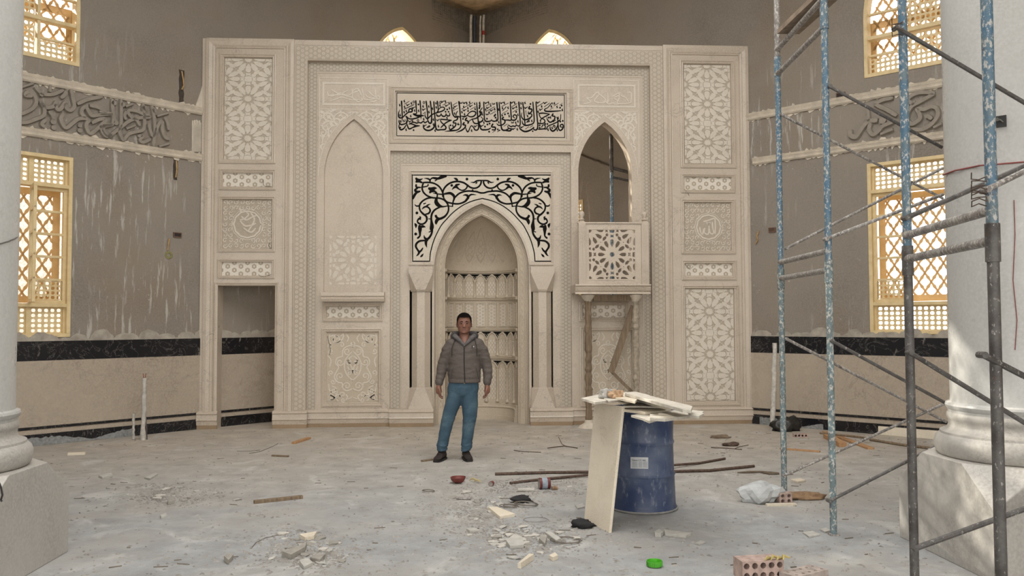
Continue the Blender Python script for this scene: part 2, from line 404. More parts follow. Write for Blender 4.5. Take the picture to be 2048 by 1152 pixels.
# marble dado with black bands, gypsum mouldings
def band(m, sd, s0, s1, z0, z1, h): m.mbox(lambda u, v, hh: wp(sd, u, v, hh), s0, s1, z0, z1, 0, h)
def run(m, sd, s0, s1, prof):
    k = len(m.v)
    for s in (s0, s1): m.v += [tuple(wp(sd, s, z, h)) for z, h in prof]
    n_ = len(prof)
    for i in range(n_-1): m.f.append((k+i, k+i+1, k+n_+i+1, k+n_+i))
    m.f.append(tuple(k+i for i in range(n_))); m.f.append(tuple(k+n_+i for i in reversed(range(n_))))
for sd, side in (('L', 'left'), ('R', 'right')):
    s_in = -5.6
    r = thing('baseboard_'+side, None, None, kind='structure')
    m = M(); band(m, sd, s_in, 9.9, .215, 1.136, .028); band(m, sd, s_in, 9.9, .154, .256, .022); m.build('dado_panel', DADO, r)
    m = M(); band(m, sd, s_in, 9.9, 1.136, 1.398, .03); m.build('black_band', BLK, r)
    m = M(); band(m, sd, s_in, 9.9, .218, .256, .031); m.build('black_stripe', BLK, r)
    m = M(); band(m, sd, s_in, 9.9, .0, .154, .03); m.build('black_base', BLK, r)
    m = M(); band(m, sd, s_in, 9.9, 1.398, 1.42, .024); rnd = random.Random(3 if sd == 'L' else 5)
    s = -4.5
    while s < 9:   # dabs of gypsum over the dado
        wd = rnd.uniform(.05, .17); hh = wd*rnd.uniform(.35, 1.0); o = [(s+wd*cos(t*pi/9)*rnd.uniform(.9, 1.05), 1.41+hh*sin(t*pi/9)*rnd.uniform(.9, 1.1)) for t in range(10)]
        m.slab(lambda u, v, h: wp(sd, u, v, h), o, [], 0, .014+.01*rnd.random()); s += wd*rnd.uniform(.9, 2.0)
        if sd == 'L' and 0 < s < 1.8 and rnd.random() < .6: s += .05
    m.build('gypsum_dabs', simple('gypsum dabs', (178, 170, 158), .9, scale=9, var=.1), r)
    # grey mortar smeared over the black base
    m = M(); pts = []; s = .15 if sd == 'R' else 1.0
    s_end = 1.2 if sd == 'R' else 2.9
    top = []
    while s < s_end: top.append((s, .02+.10*abs(sin(s*2.3+(1.2 if sd == 'R' else -.4)))*rnd.uniform(.75, 1.15))); s += .035
    m.slab(lambda u, v, h: wp(sd, u, v, h), [(top[0][0], .002)]+[(top[-1][0], .002)]+list(reversed(top)), [], .03, .04)
    m.build('mortar_smear', simple('grey mortar smear', (152, 154, 154), .95, scale=30, bump=.5), r)
    for nm, z0, z1, sa in (('trim_upper_'+side, 4.887, 4.999, -.02), ('trim_lower_'+side, 4.157, 4.266, -.02 if sd == 'L' else .09)):
        m = M(); d = z1-z0
        run(m, sd, sa, 9.9, [(z0, 0), (z0, .03), (z0+.2*d, .05), (z0+.3*d, .035), (z0+.5*d, .045), (z0+.7*d, .06), (z0+.8*d, .04), (z1, .055), (z1, 0)])
        s = sa   # rough plaster edges along the moulding
        while s < 4.2:
            for zz, sg in ((z0, -1), (z1, 1)):
                if rnd.random() < .62:
                    wd = rnd.uniform(.04, .16); a = rnd.uniform(.008, .05); o = [(s, zz), (s+wd, zz), (s+wd*rnd.uniform(.6, .95), zz+sg*a*rnd.uniform(.3, .8)), (s+wd*rnd.uniform(.2, .5), zz+sg*a)]
                    m.slab(lambda u, v, h: wp(sd, u, v, h), o, [], -.002, .012)
            s += .085
        m.build(nm, GYP, **S)

# ---------------------------------------------------------------- relief lettering on the walls
WL1 = "160,180 310,130|290,310 210,300 235,255 300,270 350,320 365,400 320,480 240,530 140,570|360,190 450,275 600,285 740,230|790,250 765,300 730,330|430,390 480,465 560,475 620,450 645,400|640,440 665,500 710,500 780,400|780,430 800,490 860,515 910,460 895,360 870,230|435,400 480,480 480,570 440,610 340,650 240,685 140,690|970,420 1100,360 1300,320|750,570 715,640 760,740 800,765 870,715 960,645 1060,630 1120,660 1090,700 1085,760 1140,850 1230,790 1330,700 1360,640 1270,645 1180,690|1060,610 1015,560 1030,490 1080,465 1110,520 1160,590 1250,585 1440,560|1150,450 1240,465 1340,520|1440,720 1340,735 1335,820 1400,885 1440,870|560,540 600,590 612,640|490,660 445,710 480,750|570,170 565,235"
WD1 = "610,680,66|615,765,60|990,735,50|990,805,56|440,290,50"
WL2 = "0,430 150,430|165,220 165,330 178,480 160,570 90,590 0,610|-10,600 30,700 80,745 130,735 200,680 290,610 400,530 500,490 620,475 705,465 610,425 520,385 430,370 390,385 410,440 470,490 520,520 550,580|290,230 290,420 285,560 265,680 300,770 330,790 400,710 500,680 590,660 620,600 622,480 605,280|735,320 760,450 772,600 772,720 750,870|690,580 715,680 745,740 785,690 815,600 850,540 885,545 880,650 915,750 970,785|920,480 955,550 970,640|820,450 960,410|370,310 450,280|360,400 338,440 350,490|380,630 480,590|540,740 600,740 560,800 610,830 700,790|850,885 970,850|-10,390 60,400"
WD2 = "215,550,60|625,340,60|765,375,60|315,290,55|185,265,60"
WR1 = "200,820,80 205,900,90 280,930,90 330,890,80 410,770,80 520,650,80 650,635,100|515,450,50 520,560,60 520,640,70|650,360 850,450 1000,540|650,330 780,270 930,240|550,700 530,780 560,860 610,885 700,820 760,745 850,700 940,665|750,870 930,800|1150,350 1165,480 1110,640|1300,340 1215,280 1290,190 1450,140 1670,155 1570,225 1400,320 1290,380 1225,480 1200,620 1280,700 1370,660 1430,610 1425,530 1380,430 1500,440 1640,390 1730,430 1750,540 1690,640 1600,730 1450,800 1300,790|1550,570 1580,565 1625,600|1690,750 1790,700"
WRD = "770,640,100|1320,320,60"
def wall_letters(sd, groups, mat, label):
    m = M()
    for txt, sc, ox, oy, dw in groups:
        for st in parse(txt, dw):
            pts = []
            for x, y, wd in st:
                s, z, dep = onwall(sd, ox+x/sc, oy+y/sc); pts.append((s, z, 1.22*wd/sc*dep/FPX))
            ribbon(m, pts, lambda u, v, h: wp(sd, u, v, h), 0, .045, .32)
    o = m.build('relief_lettering', mat, smooth=False, label=label, category='lettering', group='cement letters on the wall bands'); return o
wall_letters('L', ((WL1, 7.2, 20, 150, 58), (WD1, 7.2, 20, 150, 58), (WL2, 7.2, 200, 170, 52), (WD2, 7.2, 200, 170, 52)), RELF, 'raised grey cement calligraphy between white mouldings left of the marble screen')
wall_letters('R', ((WR1, 8.862, 1680, 170, 78), (WRD, 8.862, 1680, 170, 78)), RELF, 'raised grey cement calligraphy between white mouldings behind the blue scaffold')

# ---------------------------------------------------------------- windows
def hole_grid(m, mp, u0, u1, v0, v1, nu, nv, h0, h1):
    """screen with a grid of rounded holes"""
    du, dv = (u1-u0)/nu, (v1-v0)/nv
    for i in range(nu):
        for j in range(nv):
            a, b = u0+i*du, v0+j*dv; cu, cv = a+du/2, b+dv/2; ru, rv = du*.36, dv*.36
            sq = [(a+du, cv), (a+du, b+dv), (cu, b+dv), (a, b+dv), (a, cv), (a, b), (cu, b), (a+du, b)]
            oc = [(cu+ru*cos(t*pi/4)*(1.12 if t % 2 else 1), cv+rv*sin(t*pi/4)*(1.12 if t % 2 else 1)) for t in range(8)]; k = len(m.v)
            m.v += [tuple(mp(x, y, h1)) for x, y in sq+oc]+[tuple(mp(x, y, h0)) for x, y in sq+oc]
            for t in range(8):
                t2 = (t+1) % 8
                m.f += [(k+t, k+t2, k+8+t2, k+8+t), (k+16+t, k+24+t, k+24+t2, k+16+t2), (k+8+t, k+8+t2, k+24+t2, k+24+t)]
def ogee_grid(m, mp, u0, u1, v0, v1, p, q, h0, h1, wd, inside=None):
    """diagonal lattice whose openings are four-lobed"""
    for sg in (1, -1):
        c0 = math.floor((u0-abs(v1-v0)*p/q)/p)-1; c1 = math.ceil((u1+abs(v1-v0)*p/q)/p)+1
        for c in range(c0, c1):
            seg = []; N = int((v1-v0)/q*20)+1
            for i in range(N+1):
                v = v0+(v1-v0)*i/N; t = (v-v0)/q; u = c*p+sg*t*p;                 ok = u0 <= u <= u1 and (inside is None or inside(u, v))
                if ok: fr_ = (2*t) % 1.0; seg.append((u, v, wd*(1.0+.75*math.exp(-((fr_-.5)/.14)**2))))
                if (not ok or i == N) and len(seg) > 1: ribbon(m, seg, mp, h0, h1, 0, 1); seg = []
                elif not ok: seg = []
def bars(m, mp, rects, h0, h1):
    for a, b, c, d in rects: m.mbox(mp, a, b, c, d, h0, h1)
def frame_rect(m, mp, u0, u1, v0, v1, w_, h0, h1):
    bars(m, mp, [(u0, u1, v0, v0+w_), (u0, u1, v1-w_, v1), (u0, u0+w_, v0+w_, v1-w_), (u1-w_, u1, v0+w_, v1-w_)], h0, h1)
def low_window(idx, sd, q=None):
    mp = lambda u, v, h: wp(sd, u, v, h); s0, s1, z0, z1 = q or LOW[sd]
    r = thing('window_%d' % idx, None, None, kind='structure')
    m = M(); frame_rect(m, mp, s0, s1, z0, z1, .05, -.16, .012); bars(m, mp, [(s0, s1, 3.5, 3.55), (s0, s1, 1.86, 1.91)], -.15, .008); m.build('window_frame', CREAM, r, bevel=.004)
    a, b = s0+.05, s1-.05; c1, c2 = a+.46, b-.46
    for k, (za, zb) in enumerate(((3.56, 3.885), (1.505, 1.85))):
        m = M()
        for (ua, ub, nu) in ((a+.03, c1-.03, 5), (c1+.03, c2-.03, 9), (c2+.03, b-.03, 5)):
            hole_grid(m, mp, ua, ub, za, zb, nu, 5, -.1, -.08); frame_rect(m, mp, ua-.03, ub+.03, za-.03, zb+.03, .03, -.12, -.05)
        m.build('hole_screen', CREAM, r)
    m = M(); ogee_grid(m, mp, a+.1, b-.1, 1.93, 3.49, .165, .262, -.27, -.25, .026); frame_rect(m, mp, a+.02, b-.02, 1.92, 3.5, .09, -.27, -.24); m.build('lattice_screen', TAN, r)
    for ua, ub in ((a, c1), (c2, b)):
        ss = M(); frame_rect(ss, mp, ua, ub, 1.91, 3.5, .045, -.1, -.04)
        bars(ss, mp, [(ua, ub, z-.016, z+.016) for z in (3.17, 2.86, 2.55, 2.235)], -.09, -.045); o = ss.build('casement', CREAM, r, bevel=.003)
        h = M(); hole_grid(h, mp, ua+.05, ub-.05, 1.96, 2.215, 5, 4, -.08, -.06); h.build('hole_screen', CREAM, o)
    if sd == 'L' and not q:   # one leaf of the middle stands open into the room
        ss = M(); hp = wp(sd, c1, 0, -.02); A, d0, nn = WALLS[sd]
        dv = (Vector((CAMP.x, CAMP.y, 0))-Vector((hp.x, hp.y, 0))).normalized(); dv = (dv-d0*.10).normalized(); side = dv.cross(Vector((0, 0, 1)))
        mo = lambda u, v, h: Vector((hp.x, hp.y, 0))+dv*u+side*h+Vector((0, 0, v))
        frame_rect(ss, mo, 0, .44, 1.92, 3.49, .045, -.02, .02); bars(ss, mo, [(0, .44, z-.016, z+.016) for z in (3.17, 2.86, 2.55, 2.235)], -.015, .015); ss.build('open_casement', CREAM, r, bevel=.003)
def arch_window(idx, sd, q, full=True):
    mp = lambda u, v, h: wp(sd, u, v, h); s0, s1, z0, zs, za = q
    r = thing('window_%d' % idx, None, None, kind='structure')
    outer = [(s0, z0), (s1, z0)]+arch(s0, s1, zs, za); f = .05
    inner = [(s0+f, z0+f), (s1-f, z0+f)]+arch(s0+f, s1-f, zs, za-f*1.3)
    ins = lambda u, v: v < zs or hypot(0, 0) == 0 and abs(u-(s0+s1)/2) < ((s1-s0)/2-f)*max(0, 1-((v-zs)/(za-zs-.03))**1.6)
    m = M(); m.slab(mp, outer, [inner], -.16, .012)
    rails = [(s0, s1, 5.78, 5.83), (s0+.09, s1-.09, 6.5, 6.55)]
    bars(m, mp, rails, -.14, .0); bars(m, mp, [(s0+.5, s0+.54, z0, 6.5), (s1-.54, s1-.5, z0, 6.5)], -.12, -.02)
    cu = (s0+s1)/2
    bars(m, mp, [(cu-.2, cu-.165, 6.5, za-.24), (cu+.165, cu+.2, 6.5, za-.24)], -.12, -.03)
    m.build('window_frame', CREAM, r, bevel=.003)
    m = M()
    for ua, ub, za_, zb, nu, nv in ((s0+.06, s0+.49, z0+.07, z0+.28, 6, 3), (s1-.49, s1-.06, z0+.07, z0+.28, 6, 3), (s0+.56, s1-.56, z0+.07, 5.76, 7, 6), (s0+.56, s1-.56, 5.85, 6.48, 7, 8)):
        hole_grid(m, mp, ua, ub, za_, zb, nu, nv, -.09, -.07)
    m.build('hole_screen', CREAM, r)
    m = M(); ogee_grid(m, mp, s0+.06, s1-.06, z0+.3, za-.02, .165, .262, -.26, -.24, .026, ins); frame_rect(m, mp, s0, s1, z0, zs, .1, -.27, -.24); m.build('lattice_screen', TAN, r)
    m = M(); bars(m, mp, [(s0+.05, s0+.5, z-.014, z+.014) for z in (5.55, 6.17)]+[(s1-.5, s1-.05, z-.014, z+.014) for z in (5.55, 6.17)], -.1, -.05); m.build('muntins', CREAM, r)
low_window(1, 'L'); low_window(2, 'R'); low_window(7, 'L', LOW_ADDED['L']); low_window(8, 'R', LOW_ADDED['R'])  # the last two are the added windows hidden by the screen
arch_window(3, 'L', UPP['L']); arch_window(4, 'R', UPP['R']); arch_window(5, 'L', BEH['L']); arch_window(6, 'R', BEH['R'])
# pale building outside the left windows, sized to block sun from the lower one
pd = Vector((-.856, .516, 0)); pc = Vector((-6.3, -1.8, 0))+pd*9.5; sdv = Vector((.516, .856, 0))
m = M(); mt = Matrix(((sdv.x, pd.x, 0, pc.x), (sdv.y, pd.y, 0, pc.y), (0, 0, 1, 4.3), (0, 0, 0, 1))); m.obox(mt, 18, 1.6, 9.2)
bw = m.build('outside_building', simple('white render', (236, 232, 224), .9, bump=.05), label='pale rendered building seen through the lower left window lattice, sized to block the sun', category='building')
# ---------------------------------------------------------------- the marble screen in front of the corner
def pY(Y): return lambda u, v, h: Vector((u, Y-h, v))
HX, HZ = 4.366, 6.106
YB = .36                    # back of the screen
Y1, Y2 = .09, .16           # recessed bays, centre field
scr = thing('marble_prayer_wall', 'tall carved beige marble wall with arched niche standing across the room corner', 'marble wall')
def R(px, Y=0): return rectY(*px, Y)
def rp(r): return [(r[0], r[1]), (r[2], r[1]), (r[2], r[3]), (r[0], r[3])]
DOOR = R((434, 571, 549, 850)); DOOR = (DOOR[0], -.01, DOOR[2], DOOR[3])
IF = R((613, 126, 1303, 840)); IF = (IF[0], -.01, IF[2], IF[3])
PIL = [((438, 107, 552, 327), (447, 115, 545, 320)), ((438, 338, 552, 380), (445, 346, 545, 373)), ((436, 392, 551, 504), (444, 399, 544, 497)), ((435, 518, 550, 557), (443, 524, 543, 551)),
       ((1360, 120, 1471, 336), (1368, 128, 1463, 328)), ((1362, 348, 1470, 386), (1369, 354, 1463, 380)), ((1362, 398, 1471, 508), (1369, 405, 1463, 502)), ((1363, 520, 1473, 560), (1370, 527, 1465, 551)), ((1364, 570, 1479, 811), (1372, 577, 1470, 803))]
outer = [(-HX, 0), (DOOR[0], 0), (DOOR[0], DOOR[3]), (DOOR[2], DOOR[3]), (DOOR[2], 0), (IF[0], 0), (IF[0], IF[3]), (IF[2], IF[3]), (IF[2], 0), (HX, 0), (HX, HZ), (-HX, HZ)]
m = M(); m.slab(pY(0), outer, [rp(R(b)) for a, b in PIL], -YB, 0); m.build('outer_frame', MAR, scr)
PROF = [(0, 0), (.0, .016), (.022, .022), (.034, .01), (.05, .014), (.062, 0)]
m = M()
for a, b in PIL:
    ra, rb = R(a), R(b); w_ = min(rb[0]-ra[0], ra[3]-rb[3], .07); m.sweep(pY(0), ra, [(i*w_/.062, h) for i, h in PROF])
for a in ((409, 78, 586, 838), (1329, 92, 1500, 838)):
    ra = R(a); ra = (ra[0], .05, ra[2], ra[3]); m.sweep(pY(0), ra, [(0, 0), (0, .028), (.05, .034), (.10, .02), (.112, .026), (.135, .012), (.15, .016), (.155, 0)], (1, 2, 3))
m.sweep(pY(0), (DOOR[0]-.05, 0, DOOR[2]+.05, DOOR[3]+.05), [(0, 0), (0, .01), (.012, .016), (.03, .006), (.05, 0)], (1, 2, 3))
m.build('frame_mouldings', MAR, scr)
# bays
Lb, Rb = (648, 238, 766, 586), (1157, 244, 1264, 590)
def archpx(px, zs_px, Y, n=14):
    r = R(px, Y); zs = onY(px[0], zs_px, Y).z; return r, [(r[0], r[1]), (r[2], r[1])]+arch(r[0], r[2], zs, r[3], n)
rL, aL = archpx(Lb, 350, Y1); rR, aR = archpx(Rb, 345, Y1)
CF = R((780, 303, 1143, 840), Y1); CF = (CF[0], -.01, CF[2], CF[3])
CAL = R((790, 184, 1133, 277), Y1)
BAY = [((645, 606, 766, 643), (653, 612, 759, 636)), ((643, 656, 765, 813), (652, 664, 757, 807)), ((1158, 603, 1258, 643), (1165, 610, 1250, 635)), ((1160, 653, 1272, 813), (1168, 661, 1265, 807))]
IFo = [(IF[0]-.02, 0), (CF[0], 0), (CF[0], CF[3]), (CF[2], CF[3]), (CF[2], 0), (IF[2]+.02, 0), (IF[2]+.02, IF[3]+.02), (IF[0]-.02, IF[3]+.02)]
m = M(); m.slab(pY(Y1), IFo, [aL, aR, rp(CAL)]+[rp(R(b, Y1)) for a, b in BAY], -(YB-Y1), 0); m.build('bay_slab', MAR, scr)
m = M()
for a, b in BAY:
    ra, rb = R(a, Y1), R(b, Y1); m.sweep(pY(Y1), ra, PROF)
m.sweep(pY(Y1), R((779, 175, 1147, 288), Y1), PROF); m.sweep(pY(Y1), R((787, 181, 1136, 280), Y1), [(0, 0), (0, .008), (.02, .008), (.025, 0)])
m.build('bay_mouldings', MAR, scr)
m = M(); m.slab(pY(Y1+.05), [(u+(.004 if u > rL[0]+.3 else -.004), v) for u, v in aL], [], -.06, 0); m.build('blind_arch_back', MAR, scr)
# centre field with the niche opening and the pockets of the two engaged columns
O1 = (868, 407, 1058, 845); r1, _ = archpx(O1, 540, Y2)
O1z = onY(868, 540, Y2).z; a1 = [(r1[0], 0), (r1[2], 0)]+arch(r1[0], r1[2], O1z, r1[3], 16)
pk = [R((819, 580, 864, 776), Y2), R((1063, 580, 1106, 776), Y2)]
CFo = [(CF[0]-.02, 0), (a1[0][0], 0)]+list(reversed(a1[2:]))+[(a1[1][0], 0), (CF[2]+.02, 0), (CF[2]+.02, CF[3]+.02), (CF[0]-.02, CF[3]+.02)]
m = M(); m.slab(pY(Y2), CFo, [rp(q) for q in pk], -(YB-Y2), 0); m.build('centre_slab', MAR, scr)
m = M()
for q in pk: m.box(q[0]-.05, q[2]+.05, YB+.002, YB+.03, q[1]-.05, q[3]+.05)
m.build('pocket_shade_back', INK, scr)  # black sheet paints the shade in the gaps beside the columns
m = M(); sm_ = R((818, 341, 1106, 530), Y2); m.sweep(pY(Y2), sm_, [(0, 0), (0, .012), (.02, .016), (.035, .004), (.04, 0)], (1, 2, 3))
for a_, b_ in ((sm_[0], r1[0]), (r1[2], sm_[2])): m.box(a_, b_, Y2-.03, Y2, sm_[1], sm_[1]+.03)
m.build('spandrel_moulding', MAR, scr)
# band of carved ornament round the niche mouth, stepped back
Y3 = .26
r2 = R((890, 431, 1036, 845), Y3); O2z = onY(890, 535, Y3).z
a2 = [(r2[0], 0), (r2[2], 0)]+arch(r2[0], r2[2], O2z, r2[3], 16)
big = [(r1[0]-.03, 0), (a2[0][0], 0)]+list(reversed(a2[2:]))+[(a2[1][0], 0), (r1[2]+.03, 0)]+arch(r1[0]-.03, r1[2]+.03, O1z, r1[3]+.04, 16)
m = M(); m.slab(pY(Y3), big, [], -.16, 0); m.build('niche_border', MARG, scr)
def archline(px, zpx, Y, wd, z0=0.0, n=16):
    r = R(px, Y); zs = onY(px[0], zpx, Y).z; a = arch(r[0], r[2], zs, r[3], n); k = wd
    return [(r[2], z0, k)]+[(u, v, k) for u, v in a]+[(r[0], z0, k)]
m = M()
for px, z, wd in (((872, 412, 1054, 845), 540, .022), ((876, 416, 1050, 845), 540, .012), ((887, 428, 1039, 845), 535, .018)):
    ribbon(m, archline(px, z, Y3, wd), pY(Y3), 0, .018, .4, 1)
# interlaced band
for sgn in (1, -1):
    pts = []; r = R((881.5, 421.5, 1044.5, 845), Y3); zs = onY(880, 537, Y3).z; A = [(r[2], .25)]+arch(r[0], r[2], zs, r[3], 24)+[(r[0], .25)]; L = 0; prev = A[0]; dense = []
    for a, b in zip(A, A[1:]):
        d = hypot(b[0]-a[0], b[1]-a[1]); k = max(1, int(d/.02))
        for i in range(k): dense.append((a[0]+(b[0]-a[0])*i/k, a[1]+(b[1]-a[1])*i/k, L+d*i/k, (b[0]-a[0])/d, (b[1]-a[1])/d))
        L += d
    for u, v, l, dx, dy in dense:
        o = sgn*.026*sin(l*30); pts.append((u-dy*o, v+dx*o, .009))
    ribbon(m, pts, pY(Y3), 0, .008, .3, 1)
m.build('border_ornament', MARG, scr)
# the recess itself: curved wall under a pointed half dome
NX = (r2[0]+r2[2])/2; NR = (r2[2]-r2[0])/2; NY = Y3+.16; DP = .92
def cyl(ang, z, h=0, k=1.0): rr = NR*k-h; return Vector((NX-rr*cos(ang), NY+(NR*DP*k-h)*sin(ang), z))
dome = arch(-NR, NR, O2z, r2[3], 18)[:19]
prof = [(NR, 0), (NR, O2z*.5)]+[(max(u, .0), v) for u, v in dome]
m = M(); n = 40
for rr, z in prof:
    for j in range(n+1): m.v.append(tuple(cyl(pi*j/n, z, 0, rr/NR)))
for i in range(len(prof)-1):
    for j in range(n): k = i*(n+1)+j; m.f.append((k, k+1, k+n+2, k+n+1))
m.build('niche_wall', MARG, scr, smooth=True)
def ring(m, prof, seg=36):
    k = len(m.v)
    for z, h in prof:
        for j in range(seg+1): m.v.append(tuple(cyl(pi*j/seg, z, h)))
    for i in range(len(prof)-1):
        for j in range(seg): q = k+i*(seg+1)+j; m.f.append((q, q+1, q+seg+2, q+seg+1))
    m.f += [tuple(k+i*(seg+1) for i in range(len(prof))), tuple(k+i*(seg+1)+seg for i in range(len(prof)))]
nz = lambda y: onY(963, y, NY+NR*DP*.9).z
m = M()
for y in (545, 599, 660, 716):
    z = nz(y); ring(m, [(z-.012, 0), (z-.008, .03), (z+.004, .034), (z+.012, .022), (z+.024, .036), (z+.034, .03), (z+.042, 0)])
ring(m, [(0, .0), (.0, .06), (.07, .06), (.075, .05), (.2, .045), (.215, .06), (.24, .03), (.27, .03), (.28, 0)])
m.build('niche_string_courses', MARG, scr, smooth=True)
tiers = [(nz(549), nz(595), nz(561)), (nz(664), nz(711), nz(677)), (nz(722), nz(803), nz(733))]
AN = [radians(a) for a in (21, 41, 60.5, 80, 99.5, 119, 139, 159)]
for zt, zb, zc in tiers:
    m = M(); mt = M(); mi = M(); mw = M()
    for a in AN:
        p = cyl(a, 0, .012); r_ = .017
        m.lathe([(.0, zb), (.034, zb), (.034, zb+.02), (.022, zb+.035), (r_, zb+.05), (r_, zc-.06), (.022, zc-.05), (r_, zc-.04), (.036, zc-.005), (.036, zc)], (p.x, p.y, 0), 10)
    for q in range(len(AN)+1):
        a0 = AN[q-1] if q else AN[0]-radians(19.5); a9 = AN[q] if q < len(AN) else AN[-1]+radians(19.5)
        pts = []
        for i in range(13):
            t = i/12*2-1; v = zc+(zt-.012-zc)*(1-abs(t)**1.9); aa = (a0+a9)/2+(a9-a0)/2*t*.93
            pts.append(cyl(min(max(aa, .04), pi-.04), v, .012))
        mt.tube(pts, .011, 6, False)
        # carved fill between the little columns
        for kk in range(5):
            for jj in range(max(2, int((zc-zb)/.075))):
                aa = a0+(a9-a0)*(.24+.13*kk); zz = zb+.06+jj*.075+(.035 if kk % 2 else 0)
                if zz < zc-.04 and 0.03 < aa < pi-.03: mw.add([cyl(aa, zz-.027, .004), cyl(aa+.022, zz, .004), cyl(aa, zz+.027, .004), cyl(aa-.022, zz, .004)], [(0, 1, 2, 3)])
    for a in AN:   # dark triangular inlay over each little column
        d = radians(8.2); mi.add([cyl(a-d, zt+.004, .006), cyl(a+d, zt+.004, .006), cyl(a+.03, zc+.012, .006), cyl(a-.03, zc+.012, .006)], [(0, 1, 2, 3)])
        for f, g_ in ((-.5, .72), (.5, .72), (0, .4), (0, .82), (-.25, .66), (.25, .66)):
            zz = zc+(zt-zc)*g_; mw.add([cyl(a+d*f*g_-.012, zz-.008, .009), cyl(a+d*f*g_+.012, zz-.008, .009), cyl(a+d*f*g_, zz+.016, .009)], [(0, 1, 2)])
    m.build('arcade_colonnettes', MARG, scr, smooth=True); mt.build('arcade_arches', MARG, scr, smooth=True); mi.build('dark_inlay', INK, scr); mw.build('carved_fill', MARW, scr)
m = M(); mw = M()
zt, zb = nz(607), nz(652)
for q in range(9):
    a0 = AN[0]-radians(19.5)+q*radians(19.72)+radians(3.3); a9 = a0+radians(13)
    if a9 > pi-.03: a9 = pi-.03
    if a0 < .03: a0 = .03
    for (b0, b1, c0, c1) in ((a0, a9, zb-.012, zb), (a0, a9, zt, zt+.012), (a0-.02, a0, zb-.012, zt+.012), (a9, a9+.02, zb-.012, zt+.012)):
        P = [cyl(b0, c0, .0), cyl(b1, c0, .0), cyl(b1, c1, .0), cyl(b0, c1, .0), cyl(b0, c0, .018), cyl(b1, c0, .018), cyl(b1, c1, .018), cyl(b0, c1, .018)]
        m.add(P, [(4, 5, 6, 7), (0, 1, 5, 4), (1, 2, 6, 5), (2, 3, 7, 6), (3, 0, 4, 7)])
    mw.add([cyl(a0, zb, .003), cyl(a9, zb, .003), cyl(a9, zt, .003), cyl(a0, zt, .003)], [(0, 1, 2, 3)])
m.build('niche_panel_frames', MARG, scr); mw.build('niche_panels', m_hex('carved niche panel', (178, 166, 148), (204, 195, 180), 130), scr)
# low relief in the half dome: crossing ribs and lozenges
m = M()
def dm(ang, v):
    v = min(v, r2[3]-.01); tt = None
    for (r_a, z_a), (r_b, z_b) in zip(prof, prof[1:]):
        if z_a <= v <= z_b: tt = r_a+(r_b-r_a)*(v-z_a)/max(1e-6, z_b-z_a)
    return cyl(ang, v, .004, (tt if tt is not None else .01)/NR)
for q in range(7):
    a = radians(30+q*20)
    for sg in (-1, 1):
        pts = [dm(a+sg*radians(9)*sin(pi*i/14)**.8, O2z+.12+(r2[3]-O2z-.28)*i/14*(1-.25*abs(q-3)/3)) for i in range(15)]
        m.tube(pts, .006, 5, False)
        pts = [dm(a+sg*radians(5)*sin(3*pi*i/20), O2z+.16+(r2[3]-O2z-.5)*i/20*(1-.2*abs(q-3)/3)) for i in range(21)]
        m.tube(pts, .005, 5, False)
m.build('half_dome_relief', MARG, scr, smooth=True)
# engaged octagonal columns
def octo(cx, cy, a, z, m):
    s_ = a*math.tan(pi/8); P = [(-s_, -a), (s_, -a), (a, -s_), (a, s_), (s_, a), (-s_, a), (-a, s_), (-a, -s_)]; k = len(m.v); m.v += [(cx+x, cy+y, z) for x, y in P]; return k
def broach(m, cx, cy, sq, oc, z0, z1, z2, flip=1):
    """block: square from z0 to z1, cut to an octagon at z2"""
    c = []
    k = len(m.v); m.v += [(cx+x*sq, cy+y*sq, z0) for x, y in ((-1, -1), (1, -1), (1, 1), (-1, 1))]+[(cx+x*sq, cy+y*sq, z1) for x, y in ((-1, -1), (1, -1), (1, 1), (-1, 1))]
    s_ = oc*math.tan(pi/8); s8 = [(-s_, -oc), (s_, -oc), (oc, -s_), (oc, s_), (s_, oc), (-s_, oc), (-oc, s_), (-oc, -s_)]; m.v += [(cx+x, cy+y, z2) for x, y in s8]
    m.f += [(k, k+1, k+5, k+4), (k+1, k+2, k+6, k+5), (k+2, k+3, k+7, k+6), (k+3, k, k+4, k+7), (k+3, k+2, k+1, k), tuple(k+8+i for i in range(8)),
            (k+4, k+5, k+9, k+8), (k+5, k+6, k+11, k+10), (k+6, k+7, k+13, k+12), (k+7, k+4, k+15, k+14), (k+5, k+10, k+9), (k+6, k+12, k+11), (k+7, k+14, k+13), (k+4, k+8, k+15)]
for px, lab in ((842.6, 'octagonal beige column engaged left of the niche behind the man'), (1083.5, 'octagonal beige column engaged right of the niche')):
    t = thing('engaged_column', lab, 'column', 'engaged columns beside the niche')
    cy = Y2+.06; c = onY(px, 650, cy); cx = c.x; Z = lambda y: onY(px, y, Y2-.13).z
    m = M(); k = octo(cx, cy, .147, Z(775), m); octo(cx, cy, .147, Z(581), m)
    for i in range(8): j = (i+1) % 8; m.f.append((k+i, k+j, k+8+j, k+8+i))
    m.build('shaft', MAR, t)
    m = M(); broach(m, cx, cy, .19, .175, Z(533), Z(545), Z(579)); k = octo(cx, cy, .175, Z(579), m); octo(cx, cy, .16, Z(583), m)
    for i in range(8): j = (i+1) % 8; m.f.append((k+i, k+j, k+8+j, k+8+i))
    m.build('capital', MAR, t)
    m = M(); broach(m, cx, cy, .196, .172, .0, Z(822)+.02, Z(778)); k = octo(cx, cy, .172, Z(778), m); octo(cx, cy, .15, Z(775), m)
    for i in range(8): j = (i+1) % 8; m.f.append((k+i, k+j, k+8+j, k+8+i))
    m.build('base', MAR, t); settle(t)
